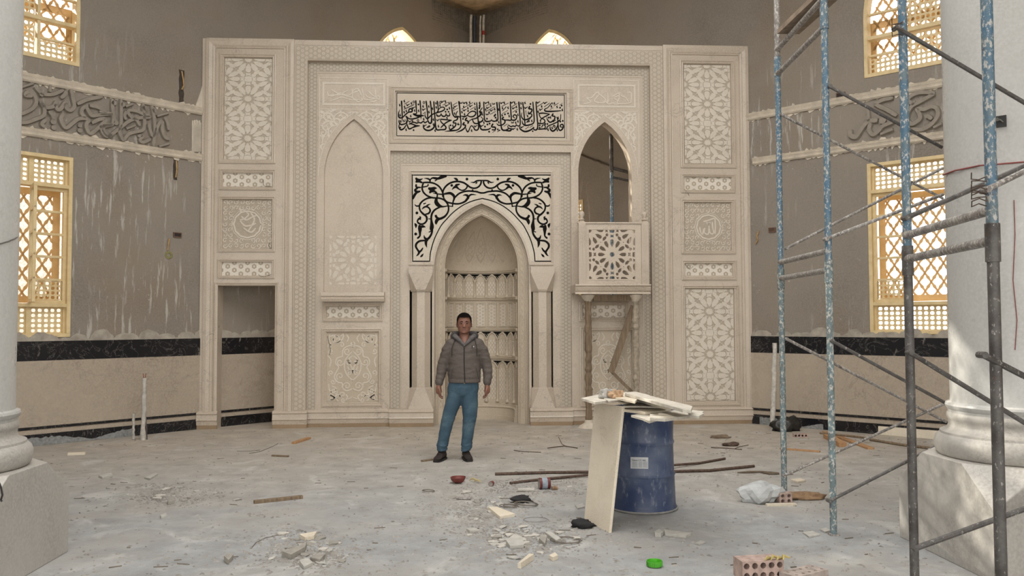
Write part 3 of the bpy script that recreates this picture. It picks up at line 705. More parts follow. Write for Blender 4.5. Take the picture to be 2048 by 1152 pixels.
# skirting with its brown foot
m = M(); mb = M(); zt = onY(700, 822, -.02).z
def skirt(u0, u1, Y, pr=.045):
    P = [(.06, .0), (.06, pr-.01), (zt*.45, pr), (zt*.52, pr+.012), (zt*.6, pr), (zt*.85, pr-.004), (zt*.9, pr+.012), (zt, pr-.015), (zt+.015, 0)]
    k = len(m.v); n_ = len(P)
    for u in (u0, u1): m.v.extend([(u, Y-h, z) for z, h in P])
    for i in range(n_-1): m.f.append((k+i, k+i+1, k+n_+i+1, k+n_+i))
    m.f.append(tuple(k+i for i in range(n_))); m.f.append(tuple(k+n_+i for i in reversed(range(n_))))
    mb.box(u0+.005, u1-.005, Y-pr+.012, Y, 0, .06)
for a, b, Y in ((-HX-.02, DOOR[0]+.02, 0), (DOOR[2]-.02, IF[0]+.03, 0), (IF[0], CF[0]+.03, Y1), (CF[0], r1[0], Y2-.14), (r1[2], CF[2], Y2-.14), (CF[2]-.03, IF[2], Y1), (IF[2]-.03, HX+.02, 0)): skirt(a, b, Y)
for a, b in ((CF[0], r1[0]), (r1[2], CF[2])): m.box(a, b, Y2-.14, Y2, .06, zt+.01)
m.build('skirting', MAR, scr); mb.build('skirting_foot', MARB, scr)
# pattern bands
def uband(x0, x1, xi0, xi1, yt, yi, yb, Y, mat, name):
    o = R((x0, yt, x1, yb), Y); i_ = R((xi0, yi, xi1, yb), Y)
    pts = [(o[0], zt+.02), (i_[0], zt+.02), (i_[0], i_[3]), (i_[2], i_[3]), (i_[2], zt+.02), (o[2], zt+.02), (o[2], o[3]), (o[0], o[3])]
    m = M(); m.slab(pY(Y), pts, [], -.002, .006); m.build(name, mat, scr)
uband(589, 1328, 610, 1306, 98, 123, 820, 0, HEXA, 'outer_pattern_band')
uband(616, 1301, 632, 1288, 131, 147, 820, Y1, HEXB, 'inner_pattern_band')
uband(784, 1140, 801, 1123, 306, 328, 820, Y2, HEXB, 'centre_pattern_band')
m = M()
for (x0, y0, x1, y1, Y) in ((612, 124, 1304, 838, 0), (587, 95, 1330, 838, 0), (634, 150, 1285, 838, Y1), (803, 331, 1121, 838, Y2)):
    r = R((x0, y0, x1, y1), Y); m.sweep(pY(Y), (r[0], .1, r[2], r[3]), [(0, 0), (0, .007), (.007, .007), (.007, 0)], (1, 2, 3))
m.build('band_edging', MAR, scr)

# -- star pattern shared by the tall panels, the blind bay and the balcony front
DUPS = set()
def star_polys():
    out = [[((.125 if i % 2 else .088)*cos(pi*i/12), (.125 if i % 2 else .088)*sin(pi*i/12)) for i in range(24)]]
    for k in range(12):
        a = radians(30*k); ca, sa = cos(a), sin(a)
        out.append([(r*ca-l*sa, r*sa+l*ca) for r, l in ((.3, 0), (.43, -.075), (.56, -.078), (.61, -.055), (.63, 0), (.61, .055), (.56, .078), (.43, .075))])
        a += radians(15); out.append([(.265*cos(a)+.018*cos(t*pi/2+a), .265*sin(a)+.018*sin(t*pi/2+a)) for t in range(4)])
    DUPS.update(range(len(out), len(out)+28))
    for sx in (1, -1):
        for sy in (1, -1):
            kite = [(.28, .77), (.24, .69), (.30, .59), (.42, .56), (.40, .69)]
            out.append([(sx*x, sy*y) for x, y in kite]); out.append([(sx*y, sy*x) for x, y in kite])
            out.append(circ(sx*.22, sy*.81, .068, 8)); out.append(circ(sx*.81, sy*.22, .068, 8)); out.append(circ(sx*.5, sy*.5, .022, 4)); out.append(circ(sx*.16, sy*.67, .014, 4)); out.append(circ(sx*.67, sy*.16, .014, 4))
    hg = [(-.085, .70), (0, .72), (.085, .70), (.06, .76), (.085, .83), (0, .80), (-.085, .83), (-.06, .76)]
    for s_ in (1, -1):
        out.append([(x, s_*y) for x, y in hg]); out.append([(s_*y, x) for x, y in hg])
    return out
STAR = star_polys()
CLU = [[(-.1, -.09), (0, -.11), (.1, -.09), (.11, 0), (.1, .09), (0, .11), (-.1, .09), (-.11, 0)]]
def clip(poly, r):
    for ax, lim, sg in ((0, r[0], 1), (0, r[2], -1), (1, r[1], 1), (1, r[3], -1)):
        o = []
        for i in range(len(poly)):
            a, b = poly[i-1], poly[i]; ia = sg*(a[ax]-lim) >= 0; ib = sg*(b[ax]-lim) >= 0
            if ia != ib: t = (lim-a[ax])/(b[ax]-a[ax]); o.append((a[0]+(b[0]-a[0])*t, a[1]+(b[1]-a[1])*t))
            if ib: o.append(b)
        poly = o
        if len(poly) < 3: return []
    return poly
def star_fill(r, cu, cv, au, av, grow=1.0, minarea=6e-5):
    """polygons of the star pattern clipped to rect r; centre (cu,cv), half cell (au,av)"""
    res = []
    for i in range(-6, 7):
        for j in range(-8, 9):
            u, v = cu+i*au, cv+j*av
            if u < r[0]-1.2*au or u > r[2]+1.2*au or v < r[1]-1.2*av or v > r[3]+1.2*av: continue
            P = STAR if (i+j) % 2 == 0 and i % 2 == 0 or (i % 2 and j % 2) else None
            if (i % 2 == 0) != (j % 2 == 0): P = CLU
            if P is None: continue
            for q, pl in enumerate(P):
                if i % 2 and j % 2 and P is STAR and q in DUPS: continue
                mx = sum(a for a, b in pl)/len(pl); my = sum(b for a, b in pl)/len(pl)
                p2 = clip([(u+(mx+(a-mx)*grow)*au, v+(my+(b-my)*grow)*av) for a, b in pl], r)
                if len(p2) < 3: continue
                ar = abs(sum(p2[k-1][0]*p2[k][1]-p2[k][0]*p2[k-1][1] for k in range(len(p2))))/2
                if ar > minarea: res.append(p2)
    return res
def inset(r, d): return (r[0]+d, r[1]+d, r[2]-d, r[3]-d)
def star_panel(px, Y, cpx, hpx, name):
    r = R(px, Y); m = M(); m.box(r[0]-.01, r[2]+.01, Y+.028, Y+.05, r[1]-.01, r[3]+.01); b = m.build(name, MARK, scr, label='recessed panel of white geometric star tiles')
    c = onY(*cpx, Y+.028); e = onY(cpx[0]+hpx[0], cpx[1]+hpx[1], Y+.028); m = M()
    for pl in star_fill(inset(r, .012), c.x, c.z, e.x-c.x, c.z-e.z, 1.42, 1e-5): m.slab(pY(Y+.028), pl, [], 0, .006+.003*random.random(), False)
    m.build('star_tiles', MARW, b)
star_panel((447, 115, 545, 320), 0, (496.4, 198), (49.5, 40.2), 'star_panel')
star_panel((1368, 128, 1463, 328), 0, (1414, 208.5), (47.5, 39), 'star_panel')
star_panel((1372, 577, 1470, 803), 0, (1418.5, 623), (48, 42.5), 'star_panel')
def plain_panel(px, Y, mat, name, lab=None):
    r = R(px, Y); m = M(); m.box(r[0]-.01, r[2]+.01, Y+.028, Y+.05, r[1]-.01, r[3]+.01); return m.build(name, mat, scr, label=lab), r
HEXP = m_hex('coarse star strip', (172, 160, 142), (222, 215, 204), 62)
for px, Y in (((445, 346, 545, 373), 0), ((443, 524, 543, 551), 0), ((1369, 354, 1463, 380), 0), ((1370, 527, 1465, 551), 0), ((653, 612, 759, 636), Y1), ((1165, 610, 1250, 635), Y1)):
    plain_panel(px, Y, HEXP, 'strip_panel')
# shallow star inlay low in the blind arch
r = R((659, 472, 753, 569), Y1+.05); c = onY(706.5, 520.5, Y1+.05); e = onY(753.5, 569, Y1+.05); m = M()
for pl in star_fill(r, c.x, c.z, e.x-c.x, c.z-e.z, 1.1): m.slab(pY(Y1+.05), pl, [], 0, .003+.002*random.random(), False)
m.build('star_inlay', MARW, scr)
# -- scroll work
def spiral(cx, cy, r, a0, turns, wd, hand=1, n=14):
    return [(cx+r*(1-.78*i/n)*cos(a0+hand*turns*2*pi*i/n), cy+r*(1-.78*i/n)*sin(a0+hand*turns*2*pi*i/n), wd*(1-.25*i/n)) for i in range(n+1)]
def strokes_px(m, txt, sc, ox, oy, dw, Y, h=.005, mirror=None, keep=None, tr=None):
    kk = (Y-CAMP.y)/FPX
    for st in (parse(txt, dw) if isinstance(txt, str) else txt):
        for mir in ((0, 1) if mirror is not None else (0,)):
            pts = []
            for x, y, wd in st:
                if mir: x = 2*mirror-x
                if tr: x, y, wd = tr(x, y, wd)
                p = onY(ox+x/sc, oy+y/sc, Y); pts.append((p.x, p.z, wd/sc*kk))
            if keep:
                seg = []
                for p in smoothpts(pts, 3)+[None]:
                    if p is not None and keep(p[0], p[1]): seg.append(p)
                    else:
                        if len(seg) > 1: ribbon(m, seg, pY(Y), 0, h+random.random()*.002, .15, 1)
                        seg = []
            else: ribbon(m, pts, pY(Y), 0, h+random.random()*.001, .12)
def medallion_panel(px, cpx, rad, word, sc, ox, oy):
    p, r = plain_panel(px, 0, MARK, 'medallion_panel', 'square panel of white scrollwork round a lettered roundel'); Y = .028; c = onY(*cpx, Y); k = (Y-CAMP.y)/FPX; R0 = rad*k; m = M()
    mp = pY(Y)
    for rr, wd in ((R0, .028), (R0*1.16, .012)):
        ribbon(m, [(c.x+rr*(1+.02*cos(12*t*pi/24))*cos(t*pi/24), c.z+rr*(1+.02*cos(12*t*pi/24))*sin(t*pi/24), wd) for t in range(49)], mp, 0, .008, .2, 1)
    rnd = random.Random(4); N = 9; du = (r[2]-r[0])/N; dv = (r[3]-r[1])/N
    for i in range(N):
        for j in range(N):
            u, v = r[0]+(i+.5)*du, r[1]+(j+.5)*dv
            if hypot(u-c.x, v-c.z) < R0*1.24: continue
            hand = 1 if (i+j) % 2 else -1; mi = 1 if u < c.x else -1; hv = 1 if v < c.z else -1
            ribbon(m, spiral(u, v, du*.46, (i*1.3+j*.9)*mi*hv, .95*hand*mi*hv, .017, 1, 9), mp, 0, .007, .2, 1)
            ribbon(m, [(u+du*.3, v+dv*.25, .02), (u+du*.42, v+dv*.42, .008)], mp, 0, .007, .2, 1)
    strokes_px(m, word, sc, ox, oy, 3.1*sc, Y)
    m.build('scrollwork', MARW, p)
medallion_panel((444, 399, 544, 497), (495, 449), 26, "420,375 440,385 430,400|455,385 500,420 470,455 430,470|430,480 470,520 520,515 560,500|440,440 480,470 540,440 580,430|520,410 550,470 500,560|460,540 520,575 560,540", 4.267, 380, 330)
medallion_panel((1369, 405, 1463, 502), (1417, 454.5), 24.5, "505,310 512,420 508,525|470,370 478,450 490,510 465,530 435,500 425,420|425,430 420,520 385,530 360,500 370,450|355,460 340,530 315,510 300,440|355,360 420,345 490,318|395,370 405,395 420,375 430,395 440,370", 6.775, 1355, 390)
def arab_panel(px, cx, box):
    p, r = plain_panel(px, Y1, MARG, 'arabesque_panel', 'tall panel of pale scrolling arabesque with lobed centre'); Y = Y1+.028; m = M()
    u0, u1 = r[0], r[2]; W_, H_ = (u1-u0), (r[3]-r[1])
    X = lambda x: u0+W_*(x-58)/(545-58)
    Zz = lambda y: r[3]-H_*(y-380)/(1040-380)
    T = "303,520,12 280,508 240,520 212,550 205,605 160,622 145,670 172,705 150,750 133,800 165,845 205,855 212,900 250,925 303,905|303,560,9 270,590 235,640 225,700 240,760 270,800 303,830|303,470 285,490 303,505|250,640,8 290,700 303,760|303,600,8 275,620 262,650 285,670|303,740 270,730 255,700|90,400,9 80,450 100,500|95,420 140,410 180,440 160,480 120,470 125,440|190,420,9 215,400 210,440 180,470|70,600,8 100,640 90,700|80,860,10 90,920 130,940 150,900 110,880|70,1010,10 120,1000 160,960 200,980|90,960 130,980 170,1020|240,400,10 265,440 250,470|230,1020,10 255,985 240,960|303,985,9 265,1000"
    for st in parse(T, 13):
        for mir in (0, 1):
            ribbon(m, [(X(2*303-x if mir else x), Zz(y), wd/487*W_) for x, y, wd in st], pY(Y), 0, .005, .2)
    for (x, y, rr, a) in ((252, 560, 34, 1.2), (185, 660, 34, .3), (185, 790, 36, 2.2), (250, 880, 36, 3.4), (150, 440, 42, .5), (140, 940, 50, 1), (110, 990, 34, 3), (210, 960, 30, 2), (270, 660, 28, 2), (270, 760, 26, 4), (100, 560, 26, 1), (100, 760, 26, 2), (200, 500, 24, 4), (120, 840, 24, 0), (90, 510, 20, 3), (215, 1010, 20, 1)):
        for mir in (0, 1):
            ribbon(m, [(X(606-px_ if mir else px_), Zz(py_), 11/487*W_) for px_, py_, q in spiral(x, y, rr, a, 1.1, 1)], pY(Y), 0, .005, .2, 1)
    m.build('arabesque', MARW, p)
arab_panel((652, 664, 757, 807), 705, None); arab_panel((1168, 661, 1265, 807), 1216, None)
# -- black arabesque over the niche; the same drawing in white over the side arches
AR = "320,292,40 400,286 500,290 600,318 690,378 750,460 788,560 800,640,34 830,690,36 880,740 960,762 1080,780 1180,772 1290,725,50 1350,655,60 1385,600,46 1440,565,40 1550,572,10|1240,590,10 1290,575,36 1345,590,60 1365,650,60|330,300,40 302,400 325,500 400,580 500,628 600,645 700,650 790,680 860,740 900,810 912,900 890,985 830,1065,50 750,1112,60 690,1128,60|615,1050,60 640,1095,56 700,1125,50|720,1120,50 650,1150,80 625,1210,70 625,1262,8|780,620,36 778,560 785,490,40 820,410,44 900,330,46 1000,282,46 1120,265,44 1250,290,46 1340,345,46 1400,392 1480,420 1560,410 1625,365 1660,300 1662,245|1030,188,10 1080,205,56 1110,235,50 1100,275,36|1340,345,36 1335,400,36 1290,450,36 1220,468,32 1150,440,34 1090,390,60 1040,402,50 990,455,10|1090,390,60 1090,350,60 1165,328,30|985,355,64|1420,280,10 1500,285,36 1570,248,40 1700,240,30|1560,290,56 1540,315,30|1335,210,66|1045,650,40 1130,560 1230,510 1350,485 1460,490 1560,500 1640,525 1700,530|1465,465,44|560,530,20 660,552,30 770,560,34 850,545,50 950,535,64 1030,590,66 1040,660,50 1015,740,36 1000,845,30|1010,842,26 900,830,26 780,845,40 690,820,90 635,760,100 625,700,80 648,620,40 650,560,34 625,500,24|455,425,60 520,440,90 590,420,70 640,420,20|480,525,44 510,490,70 590,490,50 630,545,30|520,640,36 420,655 320,710 255,785,44 240,860 262,940 325,1010,50 390,1060,50 412,1120,50 400,1180,44 350,1230,44 280,1250,46 215,1220,44 195,1175,36 235,1120,50 270,1150,20|250,1130,50 262,1090,44 235,1070,10|135,795,16 170,830,36 240,825,36|380,1020,34 450,1000,46 488,940,46 460,875,40 400,845,44 345,860,40 300,905,14|395,850,40 430,810,40 495,785,10|340,780,44 385,765,30|740,845,36 620,900,44 550,970,48 520,1040,50 512,1120,50 520,1200,60 528,1290,96 520,1360,90 530,1420,50 505,1500,50 450,1575,56 400,1610,70 390,1700,60 412,1790,8|345,1500,10 365,1570,50 430,1600,56|455,1125,30 510,1128,30|460,1430,30 520,1410,40|430,1625,40 340,1625,44 240,1640,50 170,1700,52 160,1770,50 200,1840,46 232,1895,56 205,1950,40 165,1985,8|235,1895,50 285,1850,44 318,1795,26|260,2005,14 295,1975,50 335,1925,8|240,1280,56 252,1350,96 252,1440,60 250,1520,40 200,1570,50|255,1320,40 320,1300,66 385,1318,8|125,1225,8 158,1270,66 158,1340,8|155,1475,70|160,190,50 185,235,60 165,280,40|165,195,40 235,230,56 315,200,16|160,275,40 235,265,56 300,292,44|350,192,10 430,200,36 482,230,44 480,275,30|480,230,30 540,185,40 610,192,60 680,195,60 750,165,80 860,145,44|600,250,36 640,225,40|165,340,50 172,395,44 270,402,36|440,325,26 425,372,30 290,395,30|205,415,36 140,460,56 185,505,66 255,490,40|185,510,50 130,575,66 92,665,44|182,990,68"
ARL = "68,118,26 400,116 900,122 1300,128 1730,133|76,105,26 78,800 80,1500 86,2100|80,2102,26 280,2102 478,2102|478,2105,24 490,1940 520,1797 575,1617 650,1447 750,1267 870,1130 980,1012 1100,910 1230,820 1380,745 1530,694 1700,655"
m = M(); strokes_px(m, AR, 11.52, 818, 340, 42, Y2, .005, mirror=1690)
strokes_px(m, ARL, 11.52, 818, 340, 26, Y2, .005, mirror=1690)
pl_ = R((824, 349, 1098, 522), Y2); sp_in = arch(r1[0]-.035, r1[2]+.035, O1z, r1[3]+.05, 12)
ground = M(); o2 = [(pl_[0], pl_[1]), (r1[0]-.035, pl_[1])]+list(reversed(arch(r1[0]-.035, r1[2]+.035, O1z, r1[3]+.05, 12)))+[(r1[2]+.035, pl_[1]), (pl_[2], pl_[1]), (pl_[2], pl_[3]), (pl_[0], pl_[3])]
ground.slab(pY(Y2), o2, [], -.001, .002); sp = ground.build('spandrel', marble('cream ground marble', (204, 196, 181), (190, 180, 163), .2, .4), scr, label='cream spandrel over the niche with black inlaid arabesque')
m.build('black_arabesque', INK, sp)
for (x0, x1, y0, y1, lb) in ((638, 776, 218, 330, Lb), (1147, 1278, 222, 335, Rb)):
    xc = (lb[0]+lb[2])/2; rr = R((lb[0]-12, lb[1]-12, lb[2]+12, lb[3]), Y1); zs = onY(xc, 350, Y1).z; w2 = (rr[2]-rr[0])/2; h2 = rr[3]-zs; RR = (w2*w2+h2*h2)/(2*w2); uc = (rr[0]+rr[2])/2
    def keep(u, v, w2=w2, RR=RR, uc=uc, zs=zs): return not (abs(u-uc) < w2 and (v < zs or hypot(abs(u-uc)-(w2-RR), v-zs) < RR+.012))
    m = M(); sx = (xc-x0)/(1690-75)*11.52
    strokes_px(m, AR, 11.52, 0, 0, 62, Y1, .004, mirror=1690, keep=keep, tr=lambda x, y, wd, xc=xc, sx=sx, y0=y0: ((xc+(x-1690)/11.52*sx)*11.52, (y0+(y-105)/11.52*.53)*11.52, wd*.8))
    ribbon(m, [(uc+s_*(w2+0), zs-.02, .014) for s_ in (1,)]+[(u, v, .014) for u, v in arch(uc-w2, uc+w2, zs, rr[3], 14)]+[(uc-w2, zs-.02, .014)], pY(Y1), 0, .006, .2, 1)
    rb = R((x0, y0-62, x1, y1), Y1); m.sweep(pY(Y1), rb, [(0, 0), (0, .005), (.012, .005), (.012, 0)], (1, 2, 3)); m.mbox(pY(Y1), rb[0], rb[2], onY(x0, y0, Y1).z-.006, onY(x0, y0, Y1).z+.006, 0, .005)
    ri = R((x0+(7 if x0 < 800 else 8), y0-53, x1-(6 if x0 < 800 else 7), y0-7), Y1); m.sweep(pY(Y1), ri, [(0, 0), (0, .006), (.03, .006), (.03, 0)])
    mb_ = M(); q = R((x0+1, y0, x1-1, y1), Y1)
    W1 = "150,205 165,245 215,255 270,235 320,215|200,180 260,215 320,240 400,255|160,250 240,240 300,245 360,205 400,190|330,230 400,250 440,230|450,170 455,230 452,275|450,200 500,170 540,190 480,210 440,225|520,165 545,210 560,250|570,165 585,230 590,300|185,315 250,295 330,270 430,300 540,300|380,270 430,265 470,290|480,290 520,325 570,305 560,280|590,290 620,300 680,295 720,290|610,240 650,275 720,280 770,290|650,200 700,250 760,270|730,175 735,230 745,290|670,320 720,322 750,300|760,250 785,270 775,300"
    W2 = "150,612 210,592 175,558 215,560 260,515 280,530 240,585 300,600 340,590|270,520 330,570 310,600|350,515 352,560 340,600|360,570 350,610 400,600|390,550 450,515 440,540 400,560 450,590|440,515 445,560 430,600 490,608 540,600|510,515 545,520 540,600|460,540 500,560 520,590|400,600 410,612 450,605"
    if x0 < 800: strokes_px(m, W1, 6.06, 630, 150, 15, Y1, .006)
    else: strokes_px(m, W2, 4.115, 1130, 60, 11, Y1, .006)
    m.build('white_arabesque_and_lettering', MARW, scr)
# -- the black inscription
cb, r = plain_panel((790, 184, 1133, 277), Y1, marble('inscription ground marble', (194, 183, 168), (180, 168, 152), .2, .4), 'inscription_panel', 'long panel of black cursive calligraphy above the niche'); YC = Y1+.028
CA = "205,140,44 215,300,34 222,500,32 220,620,8|165,330,8 138,420,30 150,510,42 220,515,36 290,450,34 370,390,34 440,380,42 445,325,42 390,315,40 365,370,30|260,325,20 360,280,20 490,215,20|270,205,20 380,145,20|300,480,26 340,550,36 330,620,30 270,660,36 190,670,42 150,620,34 150,570,25|530,130,40 540,300,32 545,420,30 470,430,34 560,470,60 640,470,54 715,470,24|650,480,40 560,520,40 450,545,38 370,535,34 318,480,22|625,130,40 640,300,32 650,480,30 648,555,8|300,560,20 340,700,34 380,770,42 460,740,34 540,705,54 618,702,24|540,700,40 440,660,32 370,662,22|370,660,20 480,620,30 550,640,36 600,625,30 650,635,36 700,600,30 740,630,36 790,600,30|310,680,26 260,760,36 190,790,46 148,730,34 155,660,20|765,140,40 785,300,34 800,450,34 800,570,34|860,140,40 880,300,34 890,480,34 885,620,48 840,640,40 805,580,34|750,400,8 740,470,26 790,540,34 860,480,36 930,430,36 1020,400,34 1120,370,36 1185,325,34 1165,280,32 1100,282,28 1050,330,24 1010,400,24|690,430,18 750,390,18|940,150,36 950,300,34 965,500,34 980,700,38 1010,790,42 1100,790,38 1200,780,42 1212,715,34 1150,690,26 1100,745,26|1020,140,38 1035,250,32 1040,380,26|960,640,24 940,740,42 860,800,44 770,800,44 710,750,36 698,690,20|1095,552,34 1200,560,36 1345,577,26|1340,575,26 1250,612,36 1180,660,32 1125,725,26|1090,570,26 1115,625,32 1180,680,32 1225,745,32|1000,430,20 1020,475,42 1080,475,34 1110,420,22|1110,440,22 1140,480,40 1200,480,34 1220,420,22|1220,440,22 1255,475,36 1300,465,32 1300,410,22|1245,330,50|1208,382,46|1275,382,46|1140,232,16 1270,160,16|1330,160,30 1350,300,34 1370,430,34 1425,505,38 1480,485,34 1530,500,32 1570,475,22|1440,505,24 1450,420,26 1482,365,20|1480,500,44 1470,560,38 1400,590,36 1385,635,34 1440,640,38 1432,700,36 1370,760,42 1305,785,36 1285,690,20|1510,150,46 1530,300,36 1545,500,36 1560,650,32 1545,735,34 1470,795,36 1350,812,42 1190,828,10|1570,322,20 1830,170,20|1370,230,18 1470,175,18|1380,360,16 1490,300,16|1580,480,26 1625,495,42 1690,470,30 1740,410,28 1810,370,32 1885,385,36 1890,440,36 1830,490,38 1750,490,32 1700,455,24|1720,365,48|1605,545,48|1690,520,44 1655,570,38 1715,592,38 1715,650,32|1630,630,44 1602,672,38 1660,690,40 1640,750,38 1560,810,40 1445,852,10|1660,740,20 1700,830,36 1730,822,30 1790,700,28 1850,745,32 1875,792,38 1940,790,36 1960,700,36 1940,500,38 1925,300,36 1915,170,26|1720,650,24 1760,580,22 1850,540,22|1820,560,26 1855,635,36 1930,650,38 2000,620,34 2060,585,32|1770,332,18 1890,262,18|1800,550,24 1900,530,36 1980,470,34 1995,420,26 1975,370,26 2045,395,24|775,745,18 830,700,24 850,715,30 800,745,20|590,215,30|180,740,40|480,800,48|1320,690,50|1500,640,24 1480,670,30 1520,672,34"
CB = "140,160,32 150,350,34 160,550,36 205,602,42 290,592,34 325,560,22|325,580,24 360,595,38 420,590,34 440,540,20|440,170,46 455,350,36 465,540,30 440,600,26|490,170,32 510,350,36 525,550,36 537,700,36 565,790,44 640,802,42 720,760,30|590,505,42 560,550,36 615,568,38 622,630,34 560,680,36 480,690,32 440,650,20|190,250,18 310,190,18|190,378,18 390,265,18|290,440,18 410,375,18|610,570,24 700,570,36 765,565,34 760,400,36 745,160,30|760,560,30 830,575,42 880,545,34 890,475,34 840,450,32 808,490,30 850,525,22|550,262,20 700,185,20|780,268,20 900,195,20|800,390,18 910,325,18|570,360,22 650,270,30|570,420,16 690,350,16|940,160,46 955,350,36 970,550,36 968,680,32 920,705,32 880,670,20|880,680,20 860,712,36 800,705,36 760,720,34 700,680,24|690,700,22 700,750,28 770,775,40 735,815,44 640,806,36|1030,170,36 1050,350,34 1070,550,34 1085,690,32|1010,400,12 1000,490,30 1060,562,40 1160,540,38 1232,480,36 1225,430,30 1160,430,26 1160,380,26|1190,262,46 1165,310,38 1230,322,44 1230,380,36 1170,420,28|1205,205,50|1260,160,32 1275,350,34 1290,560,34 1270,640,36 1200,675,38 1090,692,42 1030,650,34 1015,580,16|1330,160,32 1345,350,36 1360,550,36 1372,700,38 1350,785,42 1290,790,34 1265,730,22|1285,740,30 1200,800,42 1080,832,46 980,780,38 950,720,22|1255,825,44|1385,780,34 1450,775,36 1530,762,34 1540,700,28 1490,680,26 1460,735,28|1500,770,30 1570,772,32 1600,712,30 1740,650,32 1850,592,30 1890,540,22 1895,440,22|1400,420,36 1500,412,36 1645,438,26|1640,438,26 1560,480,34 1470,530,30 1420,592,26|1400,440,30 1440,520,26 1520,560,30 1530,620,32 1470,650,34 1370,640,34|1440,590,24 1430,640,24|1720,430,44 1695,472,36 1760,492,40 1740,570,36 1650,620,40 1590,560,30 1578,500,12|1900,358,24 1700,372,42 1550,368,42 1530,325,30 1600,285,22 1695,180,24 1722,235,8|1520,270,20 1640,185,20|1740,250,18 1840,185,18|1870,230,16 1930,190,16|1360,265,22 1500,175,22|1650,332,16 1720,290,16|1800,500,20 1830,570,36 1832,660,32 1850,780,38 1900,802,42 1950,740,38 1942,672,36 1890,680,34 1890,725,30 1945,735,24|1832,650,20 1800,750,38 1720,822,46 1660,780,38 1650,715,20|350,660,44 320,722,36 400,735,44 400,790,36 330,790,34|300,750,26 250,782,36 170,792,42 90,782,42 50,700,34 40,600,24|40,620,30 100,592,34 130,540,28|110,290,24 50,380,28 92,412,32 60,470,32 0,512,30|340,850,18 410,810,18|450,840,18 520,800,18|1090,775,18 1170,720,18|1190,740,18 1260,690,18|1100,360,24 1110,470,12|600,710,18 680,660,18|1130,600,26 1200,540,16|1150,570,30 1180,600,30 1110,620,24|470,760,20 450,790,24 510,800,24|80,500,30 130,545,24"
CMA = "165,230 270,140 275,270 430,190 265,390 315,365 175,460 505,355 595,360 695,260 825,260 830,390 995,280 990,190 910,310 1080,240 1205,150 1290,190 1295,300 1390,300 1410,420 185,600 260,590 415,480 455,595 710,550 930,560 930,670 1045,710 310,790 970,810 1240,520 1580,390 1620,270 1690,190 1755,170 1715,300 1870,200 1880,320 1640,440 1985,200 1800,810 1375,700"
CMB = "50,180 250,170 300,240 390,320 265,400 185,330 480,330 570,300 695,290 845,180 885,270 610,180 990,190 1080,180 990,300 1140,480 1380,380 1460,260 1750,190 1680,260 1810,270 1930,340 1660,510 1835,520 560,460 720,480 920,450 920,600 870,630 485,620 145,630 1235,590 905,780 1700,750 1605,790 1815,800 110,440"
VMA = "350,225 475,290 710,330 1140,150 1230,240 1430,260 1640,180 1780,250 1640,345 400,600 735,695 1035,570 1890,710"
VMB = "195,180 235,290 320,350 550,180 790,170 820,300 1100,290 1380,170 1440,330 100,700 1010,730 1540,180 820,770 1740,590"
DTB = "50,240 45,290 215,540 405,450 410,515 385,475 625,440 695,420 880,385 225,670 275,650 265,835 1540,660 1590,660 1415,690 1415,745 1620,515 1885,605 1940,590 1915,240 1880,290 170,720 1740,700"
def marks(m, ox, com, vm, dots, rings):
    for t in com.split():
        x, y = map(float, t.split(',')); strokes_px(m, [[(x+12, y-32, 8), (x-8, y-6, 24), (x+8, y+12, 26), (x-6, y+30, 8)]], 11.378, ox, 190, 20, YC)
    for t in vm.split():
        x, y = map(float, t.split(',')); strokes_px(m, [[(x-38, y-22, 12), (x-12, y+18, 26), (x+6, y-14, 14)], [(x+4, y+4, 14), (x+38, y-18, 26)]], 11.378, ox, 190, 20, YC)
    for t in dots.split():
        x, y = map(float, t.split(',')); strokes_px(m, [[(x, y-22, 10), (x, y, 46), (x, y+22, 10)]], 11.378, ox, 190, 20, YC)
    for x, y in rings: strokes_px(m, [[(x+19*cos(a*pi/4), y+24*sin(a*pi/4), 15) for a in range(9)]], 11.378, ox, 190, 20, YC)
thin = lambda x, y, wd: (x, y, wd*.86)
m = M(); strokes_px(m, CA, 11.378, 785, 190, 30, YC, tr=thin); strokes_px(m, CB, 11.378, 955, 190, 30, YC, tr=thin)
marks(m, 785, CMA, VMA, "590,215 1985,260 1975,300", [(485, 160), (715, 170), (1085, 175), (580, 580)])
marks(m, 955, CMB, VMB, DTB, [(1755, 720)])
for ox, x, y in ((785, 1560, 180), (955, 370, 200), (955, 220, 440), (955, 800, 625)):
    strokes_px(m, [[(x-30, y-24, 10), (x-24, y+8, 20), (x-6, y+8, 18), (x-2, y-16, 10)], [(x-2, y+6, 18), (x+20, y+6, 20), (x+28, y-24, 10)]], 11.378, ox, 190, 20, YC)
rr = R((793, 187.5, 1129.5, 274), YC); m.sweep(pY(YC), rr, [(0, 0), (0, .005), (.010, .005), (.010, 0)])
m.build('black_calligraphy', INK, cb)
# -- ledge under the blind arch
m = M(); lp = R((642, 584, 768, 603), -.06); lo = [(0, 0), (.14, 0), (.155, .3), (.15, .45), (.165, .6), (.15, .95), (.14, 1), (0, 1)]
k = len(m.v)
for u in (lp[0], lp[2]): m.v += [(u, Y1-d, lp[1]+(lp[3]-lp[1])*t) for d, t in lo]
for i in range(7): m.f.append((k+i, k+i+1, k+9+i, k+8+i))
m.f += [tuple(k+i for i in range(8)), tuple(k+8+i for i in reversed(range(8)))]
m.build('ledge', MAR, scr)
